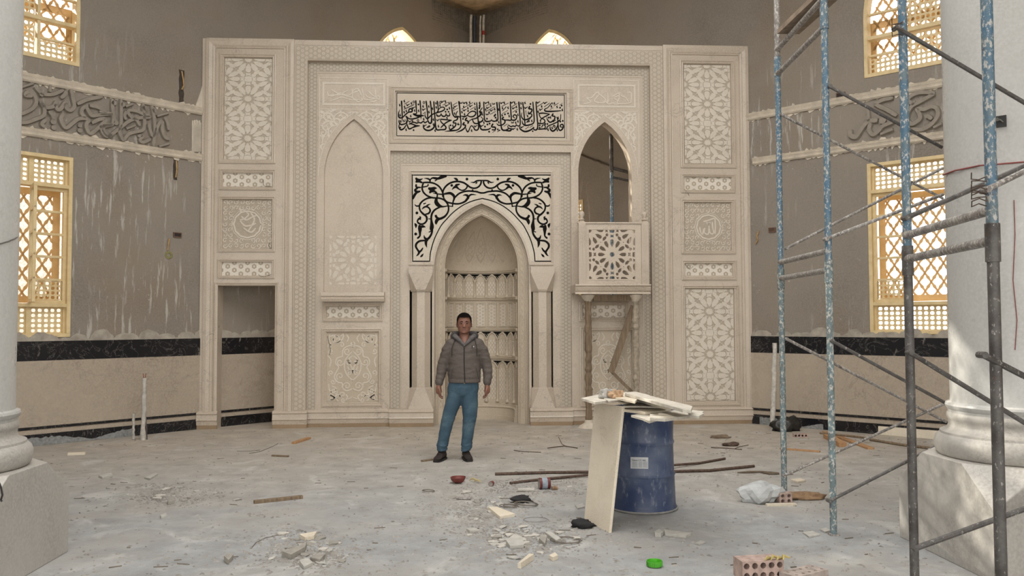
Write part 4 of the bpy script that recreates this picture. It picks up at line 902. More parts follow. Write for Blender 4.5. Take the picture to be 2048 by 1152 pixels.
# wire ties hanging from the panels
m = M()
for Y, pts in ((-.01, ((526, 360), (527, 370), (531, 373), (543, 373))), (-.01, ((540, 485), (537, 490), (540, 497), (543, 496))), (-.01, ((517, 549), (521, 553), (529, 554), (542, 549))), (-.01, ((1369, 528), (1380, 539), (1386, 533))), (-.01, ((1369, 379), (1375, 384), (1378, 391))), (Y1-.01, ((655, 672), (659, 690), (661, 700), (659, 710)))):
    m.tube([onY(x, y, Y) for x, y in pts], .0035, 5)
m.build('wire_ties', simple('dark wire', (70, 62, 54), .6), scr)
settle(scr)

# ---------------------------------------------------------------- pulpit balcony
bal = thing('pulpit_balcony', 'beige marble balcony with pierced star front on the right arch', 'balcony')
YF = -.42
pf = rectY(1168, 446, 1268, 568, YF); bw_ = rectY(1157, 446, 1297, 588, YF)
x0, z0, x1, z1 = bw_
hr = rectY(1178, 460, 1270, 558, YF); c = onY(1224.3, 509, YF); e = onY(1270, 557.5, YF)
holes = star_fill(inset(hr, .001), c.x, c.z, e.x-c.x, c.z-e.z, .97, 1.2e-4)
zf = onY(1200, 569, YF).z
m = M(); m.slab(pY(YF), [(x0+.06, zf), (x1-.06, zf), (x1-.06, z1), (x0+.06, z1)], holes, -.05, 0); m.build('pierced_front', MAR, bal)
m = M(); m.sweep(pY(YF), (hr[0]-.02, hr[1]-.02, hr[2]+.02, hr[3]+.02), [(0, 0), (0, .006), (.015, .006), (.02, 0)]); m.box(x0-.01, x1, YF-.02, YF+.07, z1-.01, z1+.012); m.build('hand_rail', MAR, bal)
for xa_ in (x0+.06, x1-.11): m = M(); m.box(xa_, xa_+.05, YF+.05, Y1, zf, z1); m.build('side_panel', MAR, bal)
for xx in (x0+.055, x1-.055):
    m = M(); a = .055; zz = z1+.0
    m.box(xx-a, xx+a, YF-.035, YF-.035+2*a, zf, zz)
    for q in range(4): m.box(xx-a+.012+q*.025, xx-a+.024+q*.025, YF-.043, YF-.035, zf+.03, zz-.03)
    k = len(m.v); m.v += [(xx+sx*a, YF-.035+a+sy*a, zz) for sx, sy in ((-1, -1), (1, -1), (1, 1), (-1, 1))]+[(xx, YF-.035+a, zz+.07)]; m.f += [(k, k+1, k+4), (k+1, k+2, k+4), (k+2, k+3, k+4), (k+3, k, k+4)]
    p = m.build('corner_post', MAR, bal)
    m = M(); m.lathe([(.022, zz+.03), (.05, zz+.05), (.03, zz+.07), (.028, zz+.09), (.05, zz+.13), (.045, zz+.16), (.03, zz+.18), (.0, zz+.19)], (xx, YF-.035+a, 0), 14); m.build('finial', MAR, p, smooth=True)
zb = onY(1200, 588, YF).z
m = M(); sl_ = [(0, zb), (.05, zb-.0), (.03, zb+.03), (.05, zb+.05), (.07, zb+.10), (.06, zf-.03), (.085, zf-.02), (.08, zf), (0, zf)]
k = len(m.v)
for u in (x0-.06, x1+.02): m.v += [(u, YF-d+.0, z) for d, z in sl_]
n_ = len(sl_)
for i in range(n_-1): m.f.append((k+i, k+i+1, k+n_+i+1, k+n_+i))
m.f += [tuple(k+i for i in range(n_)), tuple(k+n_+i for i in reversed(range(n_)))]
m.box(x0-.06, x1+.02, YF, Y1, zb+.02, zf-.003); m.build('balcony_slab', MAR, bal)
for px_, py_ in ((1176, 592), (1271, 592)):   # lumps of white plaster bedding the props
    m = M(); c_ = onY(px_, py_, YF+.12)
    m.lathe([(.045, -.09), (.06, -.05), (.10, -.01), (.115, .03), (.10, .045), (0, .05)], (c_.x, c_.y, zb-.04), 14)
    m.build('plaster_lump', GYP, bal, smooth=True)
settle(bal)
for px_, pb, lab in ((1176, 840, 'rough wooden post caked in plaster holding up the balcony left side'), (1271, 835, 'smoother wooden post holding up the balcony right side')):
    c_ = onY(px_, 592, YF+.12); m = M(); rnd = random.Random(px_); z = 0.0; pts = []; rr = []
    while z < zb-.06: pts.append((c_.x+rnd.uniform(-.006, .006), c_.y, z)); rr.append(.05+rnd.uniform(-.008, .008)); z += .05
    pts.append((c_.x, c_.y, zb-.06)); rr.append(.05); m.tube(pts, rr, 8)
    o = m.build('prop_post', OLDW if px_ < 1200 else simple('dusty timber', (176, 164, 146), .85), label=lab, category='post', group='posts under the balcony')
    m = M(); m.lathe([(.17, 0), (.14, .03), (.075, .07), (.06, .12), (0, .12)], (c_.x, c_.y, 0), 14); p = m.build('plaster_foot', GYP, o, smooth=True)
m = M(); a = onY(1180, 596, YF+.1); b = onY(1268, 596, YF+.1); m.beam((a.x+.05, a.y, a.z), (b.x-.05, b.y, b.z), .05, .09); m.build('prop_crossbeam', OLDW, label='short rough wooden beam between the two balcony posts', category='beam')
m = M(); m.beam(onY(1268, 612, YF+.17), onY(1222, 745, YF+.25), .1, .03, (0, 1, 0)); m.beam(onY(1222, 742, YF+.27), onY(1272, 792, YF+.21), .03, .05); m.build('brace_board', OLDW, label='slanting brown boards leaning across the arabesque panel under the balcony', category='board')
# gypsum patch on the left wall beside the screen, scaffold pole behind the right arch
P0 = onY(1223, 350, 1.2)
m = M(); m.tube([(P0.x, 1.2, 0), (P0.x, 1.2, 4.75)], .03, 12); po = m.build('scaffold_pole', SBLU, smooth=True, label='blue and black steel pole standing behind the right arch', category='pole')
m = M(); m.tube([(P0.x, 1.2, onY(1223, 268, 1.2).z), (P0.x, 1.2, onY(1223, 345, 1.2).z)], .035, 12); m.build('upper_sleeve', SDRK, po, smooth=True)
m = M()
for (xa, ya, xb, yb, r_) in ((1223, 336, 1268, 356, .028), (1223, 354, 1268, 372, .022)): m.tube([onY(xa, ya, 1.22), onY(xb, yb, 1.22)+Vector((.35, 0, 0))], r_, 8)
m.build('side_arm', SDRK, po, smooth=True)
m = M()
for (xa, ya, xb, yb) in ((1158, 308, 1223, 333), (1223, 333, 1262, 348)):
    p = [onwall('R', xa+(xb-xa)*i/10, ya+(yb-ya)*i/10) for i in range(11)]; m.tube([wp('R', q[0], q[1]+random.uniform(-.01, .01), .01) for q in p], .018, 6)
m.build('wall_groove_wire', simple('rough conduit', (96, 84, 72), .9), label='rough cable line running down the brown wall behind the right arch', category='cable')
# ---------------------------------------------------------------- columns
CP = [(.43, 7.6), (.43, 1.09), (.434, 1.07), (.458, 1.06), (.464, 1.045), (.458, 1.025), (.446, 1.012), (.446, .995), (.453, .985), (.456, .965), (.453, .948), (.446, .938), (.443, .91), (.452, .885), (.478, .865), (.5, .86), (.502, .845), (.51, .84), (.53, .82), (.541, .785), (.539, .745), (.53, .715), (.518, .70), (.508, .695)]
for cx, cy, lab in ((-3.705, -7.515, 'round pale marble column on a big plinth at the left'), (3.605, -7.545, 'round pale marble column on a big plinth behind the scaffold')):
    t = thing('marble_column', lab, 'column', 'marble columns')
    m = M(); m.lathe([(r, z) for r, z in reversed(CP) if z > .99], (cx, cy, 0), 72); m.build('shaft', COLM, t, smooth=True)
    m = M(); m.lathe([(r, z) for r, z in reversed(CP) if z < 1.0], (cx, cy, 0), 72); m.build('moulded_base', PLIM, t, smooth=True)
    m = M(); broach(m, cx, cy, .575, .575, 0, .452, .695); m.build('plinth', PLIM, t, bevel=.006)
    m = M(); m.lathe([(.44, 7.5), (.5, 7.55), (.52, 7.65), (.62, 8.0), (.64, 8.16)], (cx, cy, 0), 48); m.build('capital', COLM, t, smooth=True)
    settle(t)
m = M(); a = ray(0, 485); 
def oncol(x, y, cx, cy, r):
    d = ray(x, y); ox, oy = CAMP.x-cx, CAMP.y-cy; A = d.x*d.x+d.y*d.y; B = 2*(ox*d.x+oy*d.y); C_ = ox*ox+oy*oy-r*r; q = B*B-4*A*C_
    if q < 0: q = 0
    t = (-B-sqrt(q))/(2*A); return CAMP+d*t
m.tube([oncol(x, y, -3.705, -7.515, .434) for x, y in ((-20, 492), (0, 487), (15, 483), (27, 478), (35, 474))], .004, 5)
m.build('cable', simple('grey thread', (110, 104, 98), .7), label='thin grey cord tied round the left column shaft', category='cord')
m = M(); m.tube([onY(x, y, -8.12) for x, y in ((-4, 960), (2, 975), (5, 990), (2, 1000), (4, 1003))], .006, 5); m.build('wire', simple('black wire', (40, 36, 34), .6), label='short black wire hanging on the left plinth', category='wire')
c0 = oncol(1996, 244, 3.605, -7.545, .43); nrm = Vector((c0.x-3.605, c0.y+7.545, 0)).normalized(); tn = Vector((-nrm.y, nrm.x, 0))
m = M(); mpc = lambda u, v, h: c0+tn*u+Vector((0, 0, v))+nrm*h
m.mbox(mpc, -.05, .05, -.038, .038, -.02, .012); jb = m.build('junction_box', simple('black plastic', (44, 44, 44), .5), label='small black junction box set into the right column shaft', category='box')
m = M()
for q in range(3): m.tube([mpc(-.035+.01*q, -.02+.012*q, .016), mpc(0, .024-.01*q, .022), mpc(.034-.006*q, -.01+.01*q, .016)], .004, 5)
m.build('wires', simple('grey wires', (120, 118, 112), .6), jb)
RED = simple('red cord', (150, 84, 80), .8)
for q, (pts, lab) in enumerate((([(1886, 350), (1910, 341), (1960, 331), (2000, 328), (2048, 324), (2090, 322)], 'thin red cord tied round the right column'), )):
    m = M(); m.tube([oncol(x, y, 3.605, -7.545, .445) for x, y in pts], .006, 6); m.build('red_cord', RED, label=lab, category='cord')
m = M(); m.tube([oncol(x, y, 3.605, -7.545, .436) for x, y in ((2028, 400), (2030, 470), (2026, 560), (2034, 640), (2030, 700))], .003, 5); m.build('red_cord', RED, label='frayed red cord hanging down the right column', category='cord')

# ---------------------------------------------------------------- scaffold
def sleeve(m, x, y, z): m.tube([(x, y, z-.09), (x, y, z+.09)], .033, 12)
def scaffold_frame(A, B, z0, z1, rungs, mats, lab, top=None, r=.0265):
    t = thing('scaffold', lab, 'scaffold', 'frames of the scaffold tower')
    for (x, y), zb_ in ((A, z0), (B, z0)):
        m = M(); m.tube([(x, y, zb_), (x, y, z1)], r, 14); sleeve(m, x, y, z1-.07); p = m.build('upright', mats[0] if (x, y) == A else mats[1], t, smooth=True)
        if z0 == 0: m = M(); m.box(x-.035, x+.035, y-.035, y+.035, 0, .012); m.build('foot_plate', SGRY, p)
    for z in rungs:
        m = M(); dz = 0; a = Vector((A[0], A[1], z)); b = Vector((B[0], B[1], z)); d = b-a
        m.tube([a+d*.0, a+d*.06, a+d*.94, b], [.03, .024, .024, .03], 12); m.build('rung', mats[2], t, smooth=True)
    settle(t); return t
A_ = (2.66, -5.63); B_ = (2.555, -6.88); C_ = (2.41, -8.3); D_ = (2.19, -9.45)
scaffold_frame(A_, B_, 0, 2.10, (2.04,), (STEA, STEA, SGRY), 'dusty teal lowest scaffold frame farthest from the camera')
scaffold_frame(A_, B_, 2.10, 4.10, (2.19, 3.96), (SBLU, SBLU, SGRY), 'blue scaffold frame standing on the far teal frame')
scaffold_frame(A_, B_, 4.10, 6.2, (4.19,), (SGRY, SBLU, SGRY), 'grey topmost scaffold frame cut by the top of the picture')
scaffold_frame(C_, D_, 0, 2.08, (2.02,), (SDRK, SDRK, SGRY), 'dark dirty lowest scaffold frame nearest the camera')
scaffold_frame(C_, D_, 2.08, 4.2, (2.165,), (SBLU, SBLU, SGRY), 'bright blue scaffold frame standing on the near dark frame')
def brace(p0, p1, Y, Yb, mat, lab, ext=0.0, r=.0135):
    a = onY(*p0, Y-.03); b = onY(*p1, Yb); b = b+(b-a)*ext; m = M(); L = (b-a).length
    m.tube([a, b], r, 8); o = m.build('cross_brace', mat, smooth=True, label=lab, category='scaffold brace', group='cross braces of the scaffold')
    m = M(); m.tube([a+Vector((0, -.02, 0)), a+Vector((0, .035, 0))], .016, 8); m.build('end_hook', mat, o)
ya, yb, yc, yd = A_[1], B_[1], C_[1], D_[1]
brace((1573, 678), (1893, 844), ya, ya, SGRY, 'grey brace falling right from the farthest upright above the dado')
brace((1569, 951), (1896, 804), ya, ya, SGRY, 'grey brace rising right from the foot of the farthest upright')
brace((1574, 496), (1886, 336), ya, ya, SGRY, 'grey brace rising from the farthest upright across the window')
brace((1562, 229), (1886, 397), ya, ya, SGRY, 'splashed brace falling from the farthest upright across the relief lettering', 0)
brace((1664, 682), (1893, 807), yb, yb, SDRK, 'dirty brace falling from the second upright beside the column')
brace((1659, 1002), (1811, 924), yb, yb, SDRK, 'black brace rising from the foot of the second upright', 1.4)
brace((1652, 478), (1886, 389), yb, yb, SGRY, 'lower grey brace rising from the second upright across the window')
brace((1659, 173), (1884, 295), yb, yb, SDRK, 'dark brace falling from the second upright over the relief lettering')
brace((1793, 55), (2048, 205), yc, yc, SDRK, 'dark brace falling from the top of the third upright over the column', .4)
brace((1812, 436), (2048, 333), yc, yc, SDRK, 'thick dark brace rising from the third upright across the column', .4, .016)
brace((1820, 705), (2048, 845), yc, yc, SDRK, 'dark brace falling from the third upright over the column base', .4, .015)
brace((1830, 1097), (2048, 1018), yc, yc, SDRK, 'lowest dark brace rising from the third upright over the plinth', .4, .018)
brace((1972, 380), (2048, 343), yd, yd, SGRY, 'pale brace rising from the nearest upright at the picture edge', .8, .014)
brace((1966, 710), (2048, 752), yd, yd, SDRK, 'dark brace falling from the nearest upright at the picture edge', .8, .015)
# planks on the upper rungs
m = M(); a = onY(1572, 42, -5.9); b = onY(1650, -30, -6.9)
m.beam((a.x+.02, a.y, 4.265), (a.x-.0, -7.1, 4.265), .2, .045); m.build('scaffold_plank', simple('plaster caked plank', (158, 140, 122), .9, scale=10, bump=.5), label='plaster caked plank lying on the top rung of the scaffold', category='plank')
# wire ties
for (x, y, Y), lb in (((1958, 372, yd-.03), 'upper twist of rusty tie wire on the nearest upright'), ((1958, 395, yd-.03), 'lower twist of rusty tie wire on the nearest upright'), ((1795, 57, yc-.03), 'twist of rusty tie wire near the top of the third upright')):
    c_ = onY(x, y, Y); m = M()
    m.tube([c_+Vector((.035*cos(t*pi/3), -.0+.035*sin(t*pi/3), .012*sin(t*2.2)+.006*t-.04)) for t in range(16)], .003, 5)
    m.build('tie_wire', simple('rust tie wire', (92, 76, 64), .7), label=lb, category='wire')

# ---------------------------------------------------------------- blue drum
cb_ = onfloor(1290, 1020); cxb, cyb = 1.30, -5.83
prof = [(0, 0), (.285, 0), (.298, .005), (.3, .02), (.292, .035), (.288, .06), (.288, .29), (.292, .30), (.298, .31), (.292, .32), (.286, .335), (.282, .56), (.287, .575), (.293, .585), (.287, .595), (.282, .61), (.28, .84), (.287, .855), (.292, .87), (.286, .882), (.27, .884), (.27, .87), (0, .87)]
m = M(); N = 64
m.lathe(prof, (cxb, cyb, 0), N)
rnd = random.Random(2)
for i, (x, y, z) in enumerate(m.v):   # dents
    dx, dy = x-cxb, y-cyb; a = atan2(dy, dx); f = 1-.018*math.exp(-((a+.35)/.3)**2-((z-.33)/.22)**2)-.03*math.exp(-((a+.25)/.35)**2-((z-.6)/.3)**2)-.008*sin(3*a+z*4)*(1 if .05 < z < .84 else 0)
    m.v[i] = (cxb+dx*f, cyb+dy*f, z)
drum = m.build('oil_drum', DRUM, smooth=True, label='dented blue steel drum carrying a heap of marble offcuts', category='drum')
m = M()
for z in (.012,): m.tube([(cxb+.3*cos(t*pi/24), cyb+.3*sin(t*pi/24), z) for t in range(49)], .01, 6, False)
m.build('bottom_chime', simple('scuffed steel rim', (150, 150, 148), .5), drum, smooth=True)
p0 = onfloor(1279, 924, .36); ctr = Vector((cxb, cyb, 0))
def ondrum(x, y, r=.293):
    d = ray(x, y); ox, oy = CAMP.x-cxb, CAMP.y-cyb; A = d.x*d.x+d.y*d.y; B = 2*(ox*d.x+oy*d.y); C2 = ox*ox+oy*oy-r*r; q = max(0, B*B-4*A*C2); t = (-B-sqrt(q))/(2*A); return CAMP+d*t
m = M(); k = 0
for i in range(7):
    for yy in (914, 937): m.v.append(tuple(ondrum(1261+35.5*i/6, yy+.8*i/6)))
m.f = [(2*i, 2*i+1, 2*i+3, 2*i+2) for i in range(6)]
lbm = m.build('paper_label', simple('white paper label', (196, 200, 204), .7, var=.03), drum)
m = M()
def txt(body, size, p, right, up, mat, parent, name='lettering', ext=.0006):
    cu = bpy.data.curves.new(name, 'FONT'); cu.body = body; cu.size = size; cu.extrude = ext; cu.resolution_u = 2; cu.align_x = 'LEFT'
    o = bpy.data.objects.new(name+'_tmp', cu); nrm_ = right.cross(up); o.matrix_world = Matrix(((right.x, up.x, nrm_.x, p.x), (right.y, up.y, nrm_.y, p.y), (right.z, up.z, nrm_.z, p.z), (0, 0, 0, 1)))
    me = bpy.data.meshes.new_from_object(o); me.transform(o.matrix_world); bpy.data.objects.remove(o); me.materials.clear(); me.materials.append(mat); q = bpy.data.objects.new(name, me); COL.objects.link(q); q.parent = parent; return q
INKP = simple('printed ink', (62, 68, 78), .7, bump=0)
a = ondrum(1263.5, 921.5, .297); b = ondrum(1295, 922.3, .297); rt = (b-a).normalized()
txt('Tylose-C.P. 900', .0185, a+rt.cross(Vector((0, 0, 1)))*.004, rt, Vector((0, 0, 1)), INKP, lbm)
m = M()
for j in range(5):
    for x_a, x_b in ((1264, 1275), (1277, 1284), (1286, 1295)):
        A1, A2 = ondrum(x_a, 924.5+j*2.4, .2955), ondrum(x_b, 924.5+j*2.4+.3, .2955); m.add([A1, A2, A2+Vector((0, 0, .0022)), A1+Vector((0, 0, .0022))], [(0, 1, 2, 3)])
m.build('printed_lines', INKP, lbm)

# slab leaning on the drum
BL, BR = onfloor(1168, 1041), onfloor(1218, 1066); TL, TR = onY(1190, 806, -6.0), onY(1246, 812, -6.3)
# top edge lies against the drum rim
zt_ = .86
TL = CAMP+ray(1189, 806)*(((BL.y+.27)-CAMP.y)/ray(1189, 806).y); TR = CAMP+ray(1245, 812)*(((BR.y+.27)-CAMP.y)/ray(1245, 812).y)
def plate(name, P, th, mat, bevel=.003, **kw):
    P = [Vector(p) for p in P]; n_ = (P[1]-P[0]).cross(P[2]-P[0]).normalized(); 
    if n_.y > 0 and abs(n_.z) < .7 or n_.z < 0 and abs(n_.z) >= .7: n_ = -n_
    m = M(); k = len(P); m.v = [tuple(p) for p in P]+[tuple(p-n_*th) for p in P]; m.f = [tuple(range(k)), tuple(reversed(range(k, 2*k)))]
    for i in range(k): j = (i+1) % k; m.f.append((i, j, k+j, k+i))
    return m.build(name, mat, bevel=bevel, **kw)
plate('leaning_slab', [BL, BR, TR, TL], .024, SLAB, label='tall cream marble slab leaning against the blue drum', category='slab')
# heap of offcuts on the drum
ztop = .884
def flat(pxs, z, th, name, lab, cat='slab', mat=SLAB, dip=(0, 0), grp='marble offcuts on the drum'):
    """plate whose upper outline is given in photo points at height z (+dip with x,y)"""
    P = []
    for x, y in pxs:
        q = onfloor(x, y, z)
        for _ in range(6): q = onfloor(x, y, z+dip[0]*(q.x-cxb)+dip[1]*(q.y-cyb))
        P.append(q)
    m = M(); k = len(P); m.v = [tuple(p) for p in P]+[tuple(p-Vector((0, 0, th))) for p in P]; m.f = [tuple(range(k)), tuple(reversed(range(k, 2*k)))]
    for i in range(k): j = (i+1) % k; m.f.append((i, j, k+j, k+i))
    return m.build(name, mat, bevel=.002, label=lab, category=cat, group=grp)
DSL = simple('dusty white marble offcut', (214, 208, 196), .8, scale=14, var=.08, bump=.3)
flat([(1162, 796), (1190, 804), (1300, 790), (1270, 783), (1200, 788)], 1.0, .02, 'marble_offcut', 'pointed offcut jutting left from the heap on the drum', mat=DSL)
flat([(1246, 818), (1260, 806), (1330, 800), (1343, 812), (1328, 822), (1290, 824)], .93, .022, 'marble_offcut', 'broad thick offcut at the front of the heap on the drum', mat=SLAB)
flat([(1262, 830), (1300, 824), (1325, 835), (1298, 842), (1284, 836)], .906, .018, 'marble_offcut', 'lowest offcut showing beneath the front of the heap', mat=DSL)
flat([(1300, 836), (1330, 838), (1400, 828), (1408, 822), (1370, 818), (1300, 826)], .925, .02, 'marble_offcut', 'long offcut jutting right from the heap on the drum', mat=DSL)
flat([(1246, 812), (1262, 802), (1318, 806), (1338, 814), (1280, 812)], .955, .014, 'marble_offcut', 'thin grey offcut lying in the middle of the heap', mat=DSL)
flat([(1228, 786), (1275, 797), (1270, 803), (1222, 793)], 1.02, .018, 'marble_strip', 'short pale strip crossing the top left of the heap', mat=SLAB)
flat([(1250, 786), (1270, 784), (1385, 812), (1382, 820), (1365, 818)], 1.02, .024, 'marble_strip', 'longest strip slanting down right over the heap', mat=DSL, dip=(-.12, 0))
flat([(1270, 797), (1300, 795), (1345, 808), (1342, 817), (1300, 806)], .99, .02, 'marble_strip', 'middle strip lying under the longest strip', mat=DSL)
flat([(1235, 800), (1262, 795), (1272, 800), (1245, 806)], .985, .016, 'marble_strip', 'small square offcut beside the crumpled glove', mat=SLAB)
flat([(1375, 818), (1392, 822), (1408, 826), (1398, 832), (1380, 830)], .95, .02, 'marble_strip', 'broken tip at the far right of the heap', mat=DSL)
flat([(1200, 792), (1232, 786), (1250, 796), (1218, 802)], 1.008, .012, 'marble_strip', 'thin flake behind the leaning slab top', mat=DSL)
def lump(name, c, r, mat, lab, cat, sc=(1, 1, .6), seed=1, grp=None, sub=3, amp=.35, fr=3.0, ridge=0, flat_=False):
    b = bmesh.new(); bmesh.ops.create_icosphere(b, subdivisions=sub, radius=1.0)
    for v in b.verts:
        n_ = noise.noise(v.co*fr*.5+Vector((seed*3.1, 0, seed)))*amp+noise.noise(v.co*fr+Vector((seed, 7, 0)))*amp*.5
        if ridge: n_ += ridge*(1-abs(noise.noise(v.co*3.2+Vector((2, seed, 1))))*4)*.6+ridge*.5*(.5-abs(noise.noise(v.co*7+Vector((5, 1, seed))))*2)
        v.co *= 1+n_; v.co = Vector((v.co.x*r*sc[0], v.co.y*r*sc[1], max(v.co.z, -.55)*r*sc[2]))
    zmin = min(v.co.z for v in b.verts)
    for v in b.verts: v.co.z -= zmin
    me = bpy.data.meshes.new(name); b.to_mesh(me); b.free(); me.materials.append(mat)
    for p in me.polygons: p.use_smooth = not flat_
    o = bpy.data.objects.new(name, me); COL.objects.link(o); o.location = c
    if lab: o['label'] = lab; o['category'] = cat
    if grp: o['group'] = grp
    return o
p = onfloor(1217, 797, 1.0); lump('work_glove', (p.x, p.y, 1.0), .075, simple('whitish rag', (186, 184, 178), .9), 'crumpled grey work glove on the left of the heap', 'glove', (1, .8, .7), 3, amp=.8, fr=5)
p = onfloor(1234, 796, 1.01); lump('rag', (p.x, p.y, 1.008), .055, simple('peach rag', (206, 172, 138), .9), 'small peach coloured rag on top of the heap', 'rag', (1, .8, .8), 5, amp=.8, fr=4)

# ---------------------------------------------------------------- pipes, boxes and bits on the walls and floor edge
def wall_pipe(px, y0, y1, r, mat, lab, yy=3.75):
    a = onY(px, 80, yy); b = onY(px+1, 30, yy); m = M(); m.tube([(a.x, yy, 5.2), (a.x, yy, onY(px, y1, yy).z-.12), (a.x+.01, yy, onY(px, y1, yy).z)], r, 10); return m.build('hanging_pipe', mat, smooth=True, label=lab, category='pipe', group='pipes down the vault corner')
PVC = simple('white plastic pipe', (206, 202, 194), .5)
wall_pipe(941.5, 82, 30, .028, PVC, 'leftmost white pipe running down the vault corner')
wall_pipe(949, 82, 32, .035, simple('dark blue pipe', (70, 76, 88), .6), 'dark blue pipe beside the leftmost white pipe in the corner', 3.85)
wall_pipe(960.5, 82, 32, .02, PVC, 'thin white pipe left of the red banded pipe')
rp_ = wall_pipe(967, 82, 30, .026, PVC, 'white pipe with a red band in the vault corner')
a = onY(967, 70, 3.75); b = onY(967, 62, 3.75); m = M(); m.tube([(a.x, 3.75, a.z), (a.x, 3.75, b.z)], .029, 10); m.build('red_band', simple('red tape', (176, 52, 44), .5), rp_, smooth=True)
def pipe_floor(px0, px1, ytop, Yoff, r, mat, name, lab, cat, taper=None):
    b = onfloor(*px0); t = onY(px1[0], px1[1], b.y); m = M(); n_ = 10
    rnd = random.Random(int(px0[0])); pts = [b.lerp(t, i/n_)+Vector((rnd.uniform(-.006, .006), 0, 0)) for i in range(n_+1)]
    m.tube(pts, [r*rnd.uniform(.85, 1.15) for _ in pts], 10); return m.build(name, mat, smooth=True, label=lab, category=cat)
q = pipe_floor((286, 880), (289, 756), 0, 0, .033, simple('white wrapped pipe', (206, 202, 194), .75), 'wrapped_pipe', 'white wrapped pipe sticking out of the floor by the left wall', 'pipe')
m = M()
for dx in (-.02, .02): t = onY(289, 754, onfloor(286, 880).y); m.tube([t+Vector((dx*.4, 0, -.03)), t+Vector((dx, 0, .05))], .006, 6)
m.build('wire_ends', simple('reddish wire', (150, 96, 76), .6), q)
q = pipe_floor((267.5, 879), (267.5, 830), 0, 0, .017, PVC, 'capped_pipe', 'short thin white pipe left of the wrapped pipe', 'pipe')
t = onY(267.5, 829, onfloor(267.5, 879).y); m = M(); m.tube([t-Vector((0, 0, .03)), t+Vector((0, 0, .015))], .023, 10); m.build('cap', PVC, q, smooth=True)
pipe_floor((294.5, 879), (290, 812), 0, 0, .008, SDRK, 'steel_bar', 'short black bar leaning on the wrapped pipe', 'bar')
q = pipe_floor((1545, 861), (1550, 686), 0, 0, .036, simple('white wrapped duct', (214, 210, 202), .75), 'wrapped_pipe', 'white wrapped pipe sticking out of the floor by the right wall', 'pipe')
def wall_spot(sd, x, y, w_, h_, mat, name, lab, cat, d=.02):
    s, z, dep = onwall(sd, x, y); m = M(); m.mbox(lambda u, v, h: wp(sd, u, v, h), s-w_/2, s+w_/2, z-h_/2, z+h_/2, -.01, d); o = m.build(name, mat, label=lab, category=cat)
    m = M(); mp_ = lambda u, v, h: wp(sd, u, v, h); frame_rect(m, mp_, s-w_/2-.008, s+w_/2+.008, z-h_/2-.008, z+h_/2+.008, .012, 0, d+.004); m.build('rim', simple('box rim '+name, (120, 92, 78), .7), o)
DK = simple('dark hollow box', (52, 40, 36), .8)
wall_spot('L', 354, 470, .11, .06, DK, 'socket_box', 'dark red socket box sunk in the splashed left wall', 'socket')
wall_spot('R', 1545, 460, .10, .06, simple('brown hollow box', (96, 72, 56), .8), 'socket_box', 'brown socket box sunk in the right wall', 'socket')
wall_spot('R', 1682, 193, .12, .10, DK, 'socket_box', 'black socket box above the upper right moulding', 'socket')
for sd, pts, lab in (('L', [(337, 478), (335, 490), (334, 500)], 'twist of tan cable below the left socket box'), ('R', [(1519, 462), (1515, 472), (1517, 480), (1512, 488)], 'twist of tan cable beside the right socket box'), ('L', [(362, 143), (365, 160), (366, 172), (362, 180)], 'pale cable in the slot high on the left wall'), ('L', [(351, 322), (352, 340), (350, 355)], 'pair of pale cables in the slot below the moulding')):
    m = M(); P = [onwall(sd, x, y) for x, y in pts]; m.tube([wp(sd, s, z, .025) for s, z, d in P], .011, 6); m.build('cable_end', simple('tan cable', (196, 158, 104), .7), smooth=True, label=lab, category='cable')
m = M(); s, z, d = onwall('L', 337, 510); mpl = lambda u, v, h: wp('L', u, v, h)
m.slab(mpl, circ(s, z, .06, 14), [circ(s, z, .03, 14)], 0, .012); m.build('plaster_ring', simple('yellowish plaster', (150, 146, 96), .9), label='yellowish plaster ring round a hole in the left wall', category='ring')
for (x, y0, y1, w_) in ((363, 140, 215, .09), (351, 318, 360, .07)):
    s, za, d = onwall('L', x, y0); s2, zb2, d = onwall('L', x, y1); m = M(); rnd = random.Random(x); o = []
    for i in range(9): o.append((s-w_/2*rnd.uniform(.6, 1.1), za+(zb2-za)*i/8))
    for i in range(8, -1, -1): o.append((s+w_/2*rnd.uniform(.6, 1.1), za+(zb2-za)*i/8))
    m.slab(mpl, o, [], -.001, .004); m.build('trim_%d' % (4 if x == 363 else 5), simple('dark chase', (78, 70, 62), .95), kind='structure')
# gypsum run where the screen meets the left wall
m = M(); rnd = random.Random(8)
for q in range(9):
    x = 385+q*1.9; s, za, d = onwall('L', x, 243+rnd.uniform(-4, 6)); s2, zb2, d = onwall('L', x, 304); m.mbox(mpl, s-.012, s+.012, zb2, za, 0, .015)
o = [onwall('L', x, y)[:2] for x, y in ((388, 218), (404, 222), (404, 172), (398, 190))]; m.slab(mpl, o, [], 0, .02)
m.build('trim_6', GYP, kind='structure')
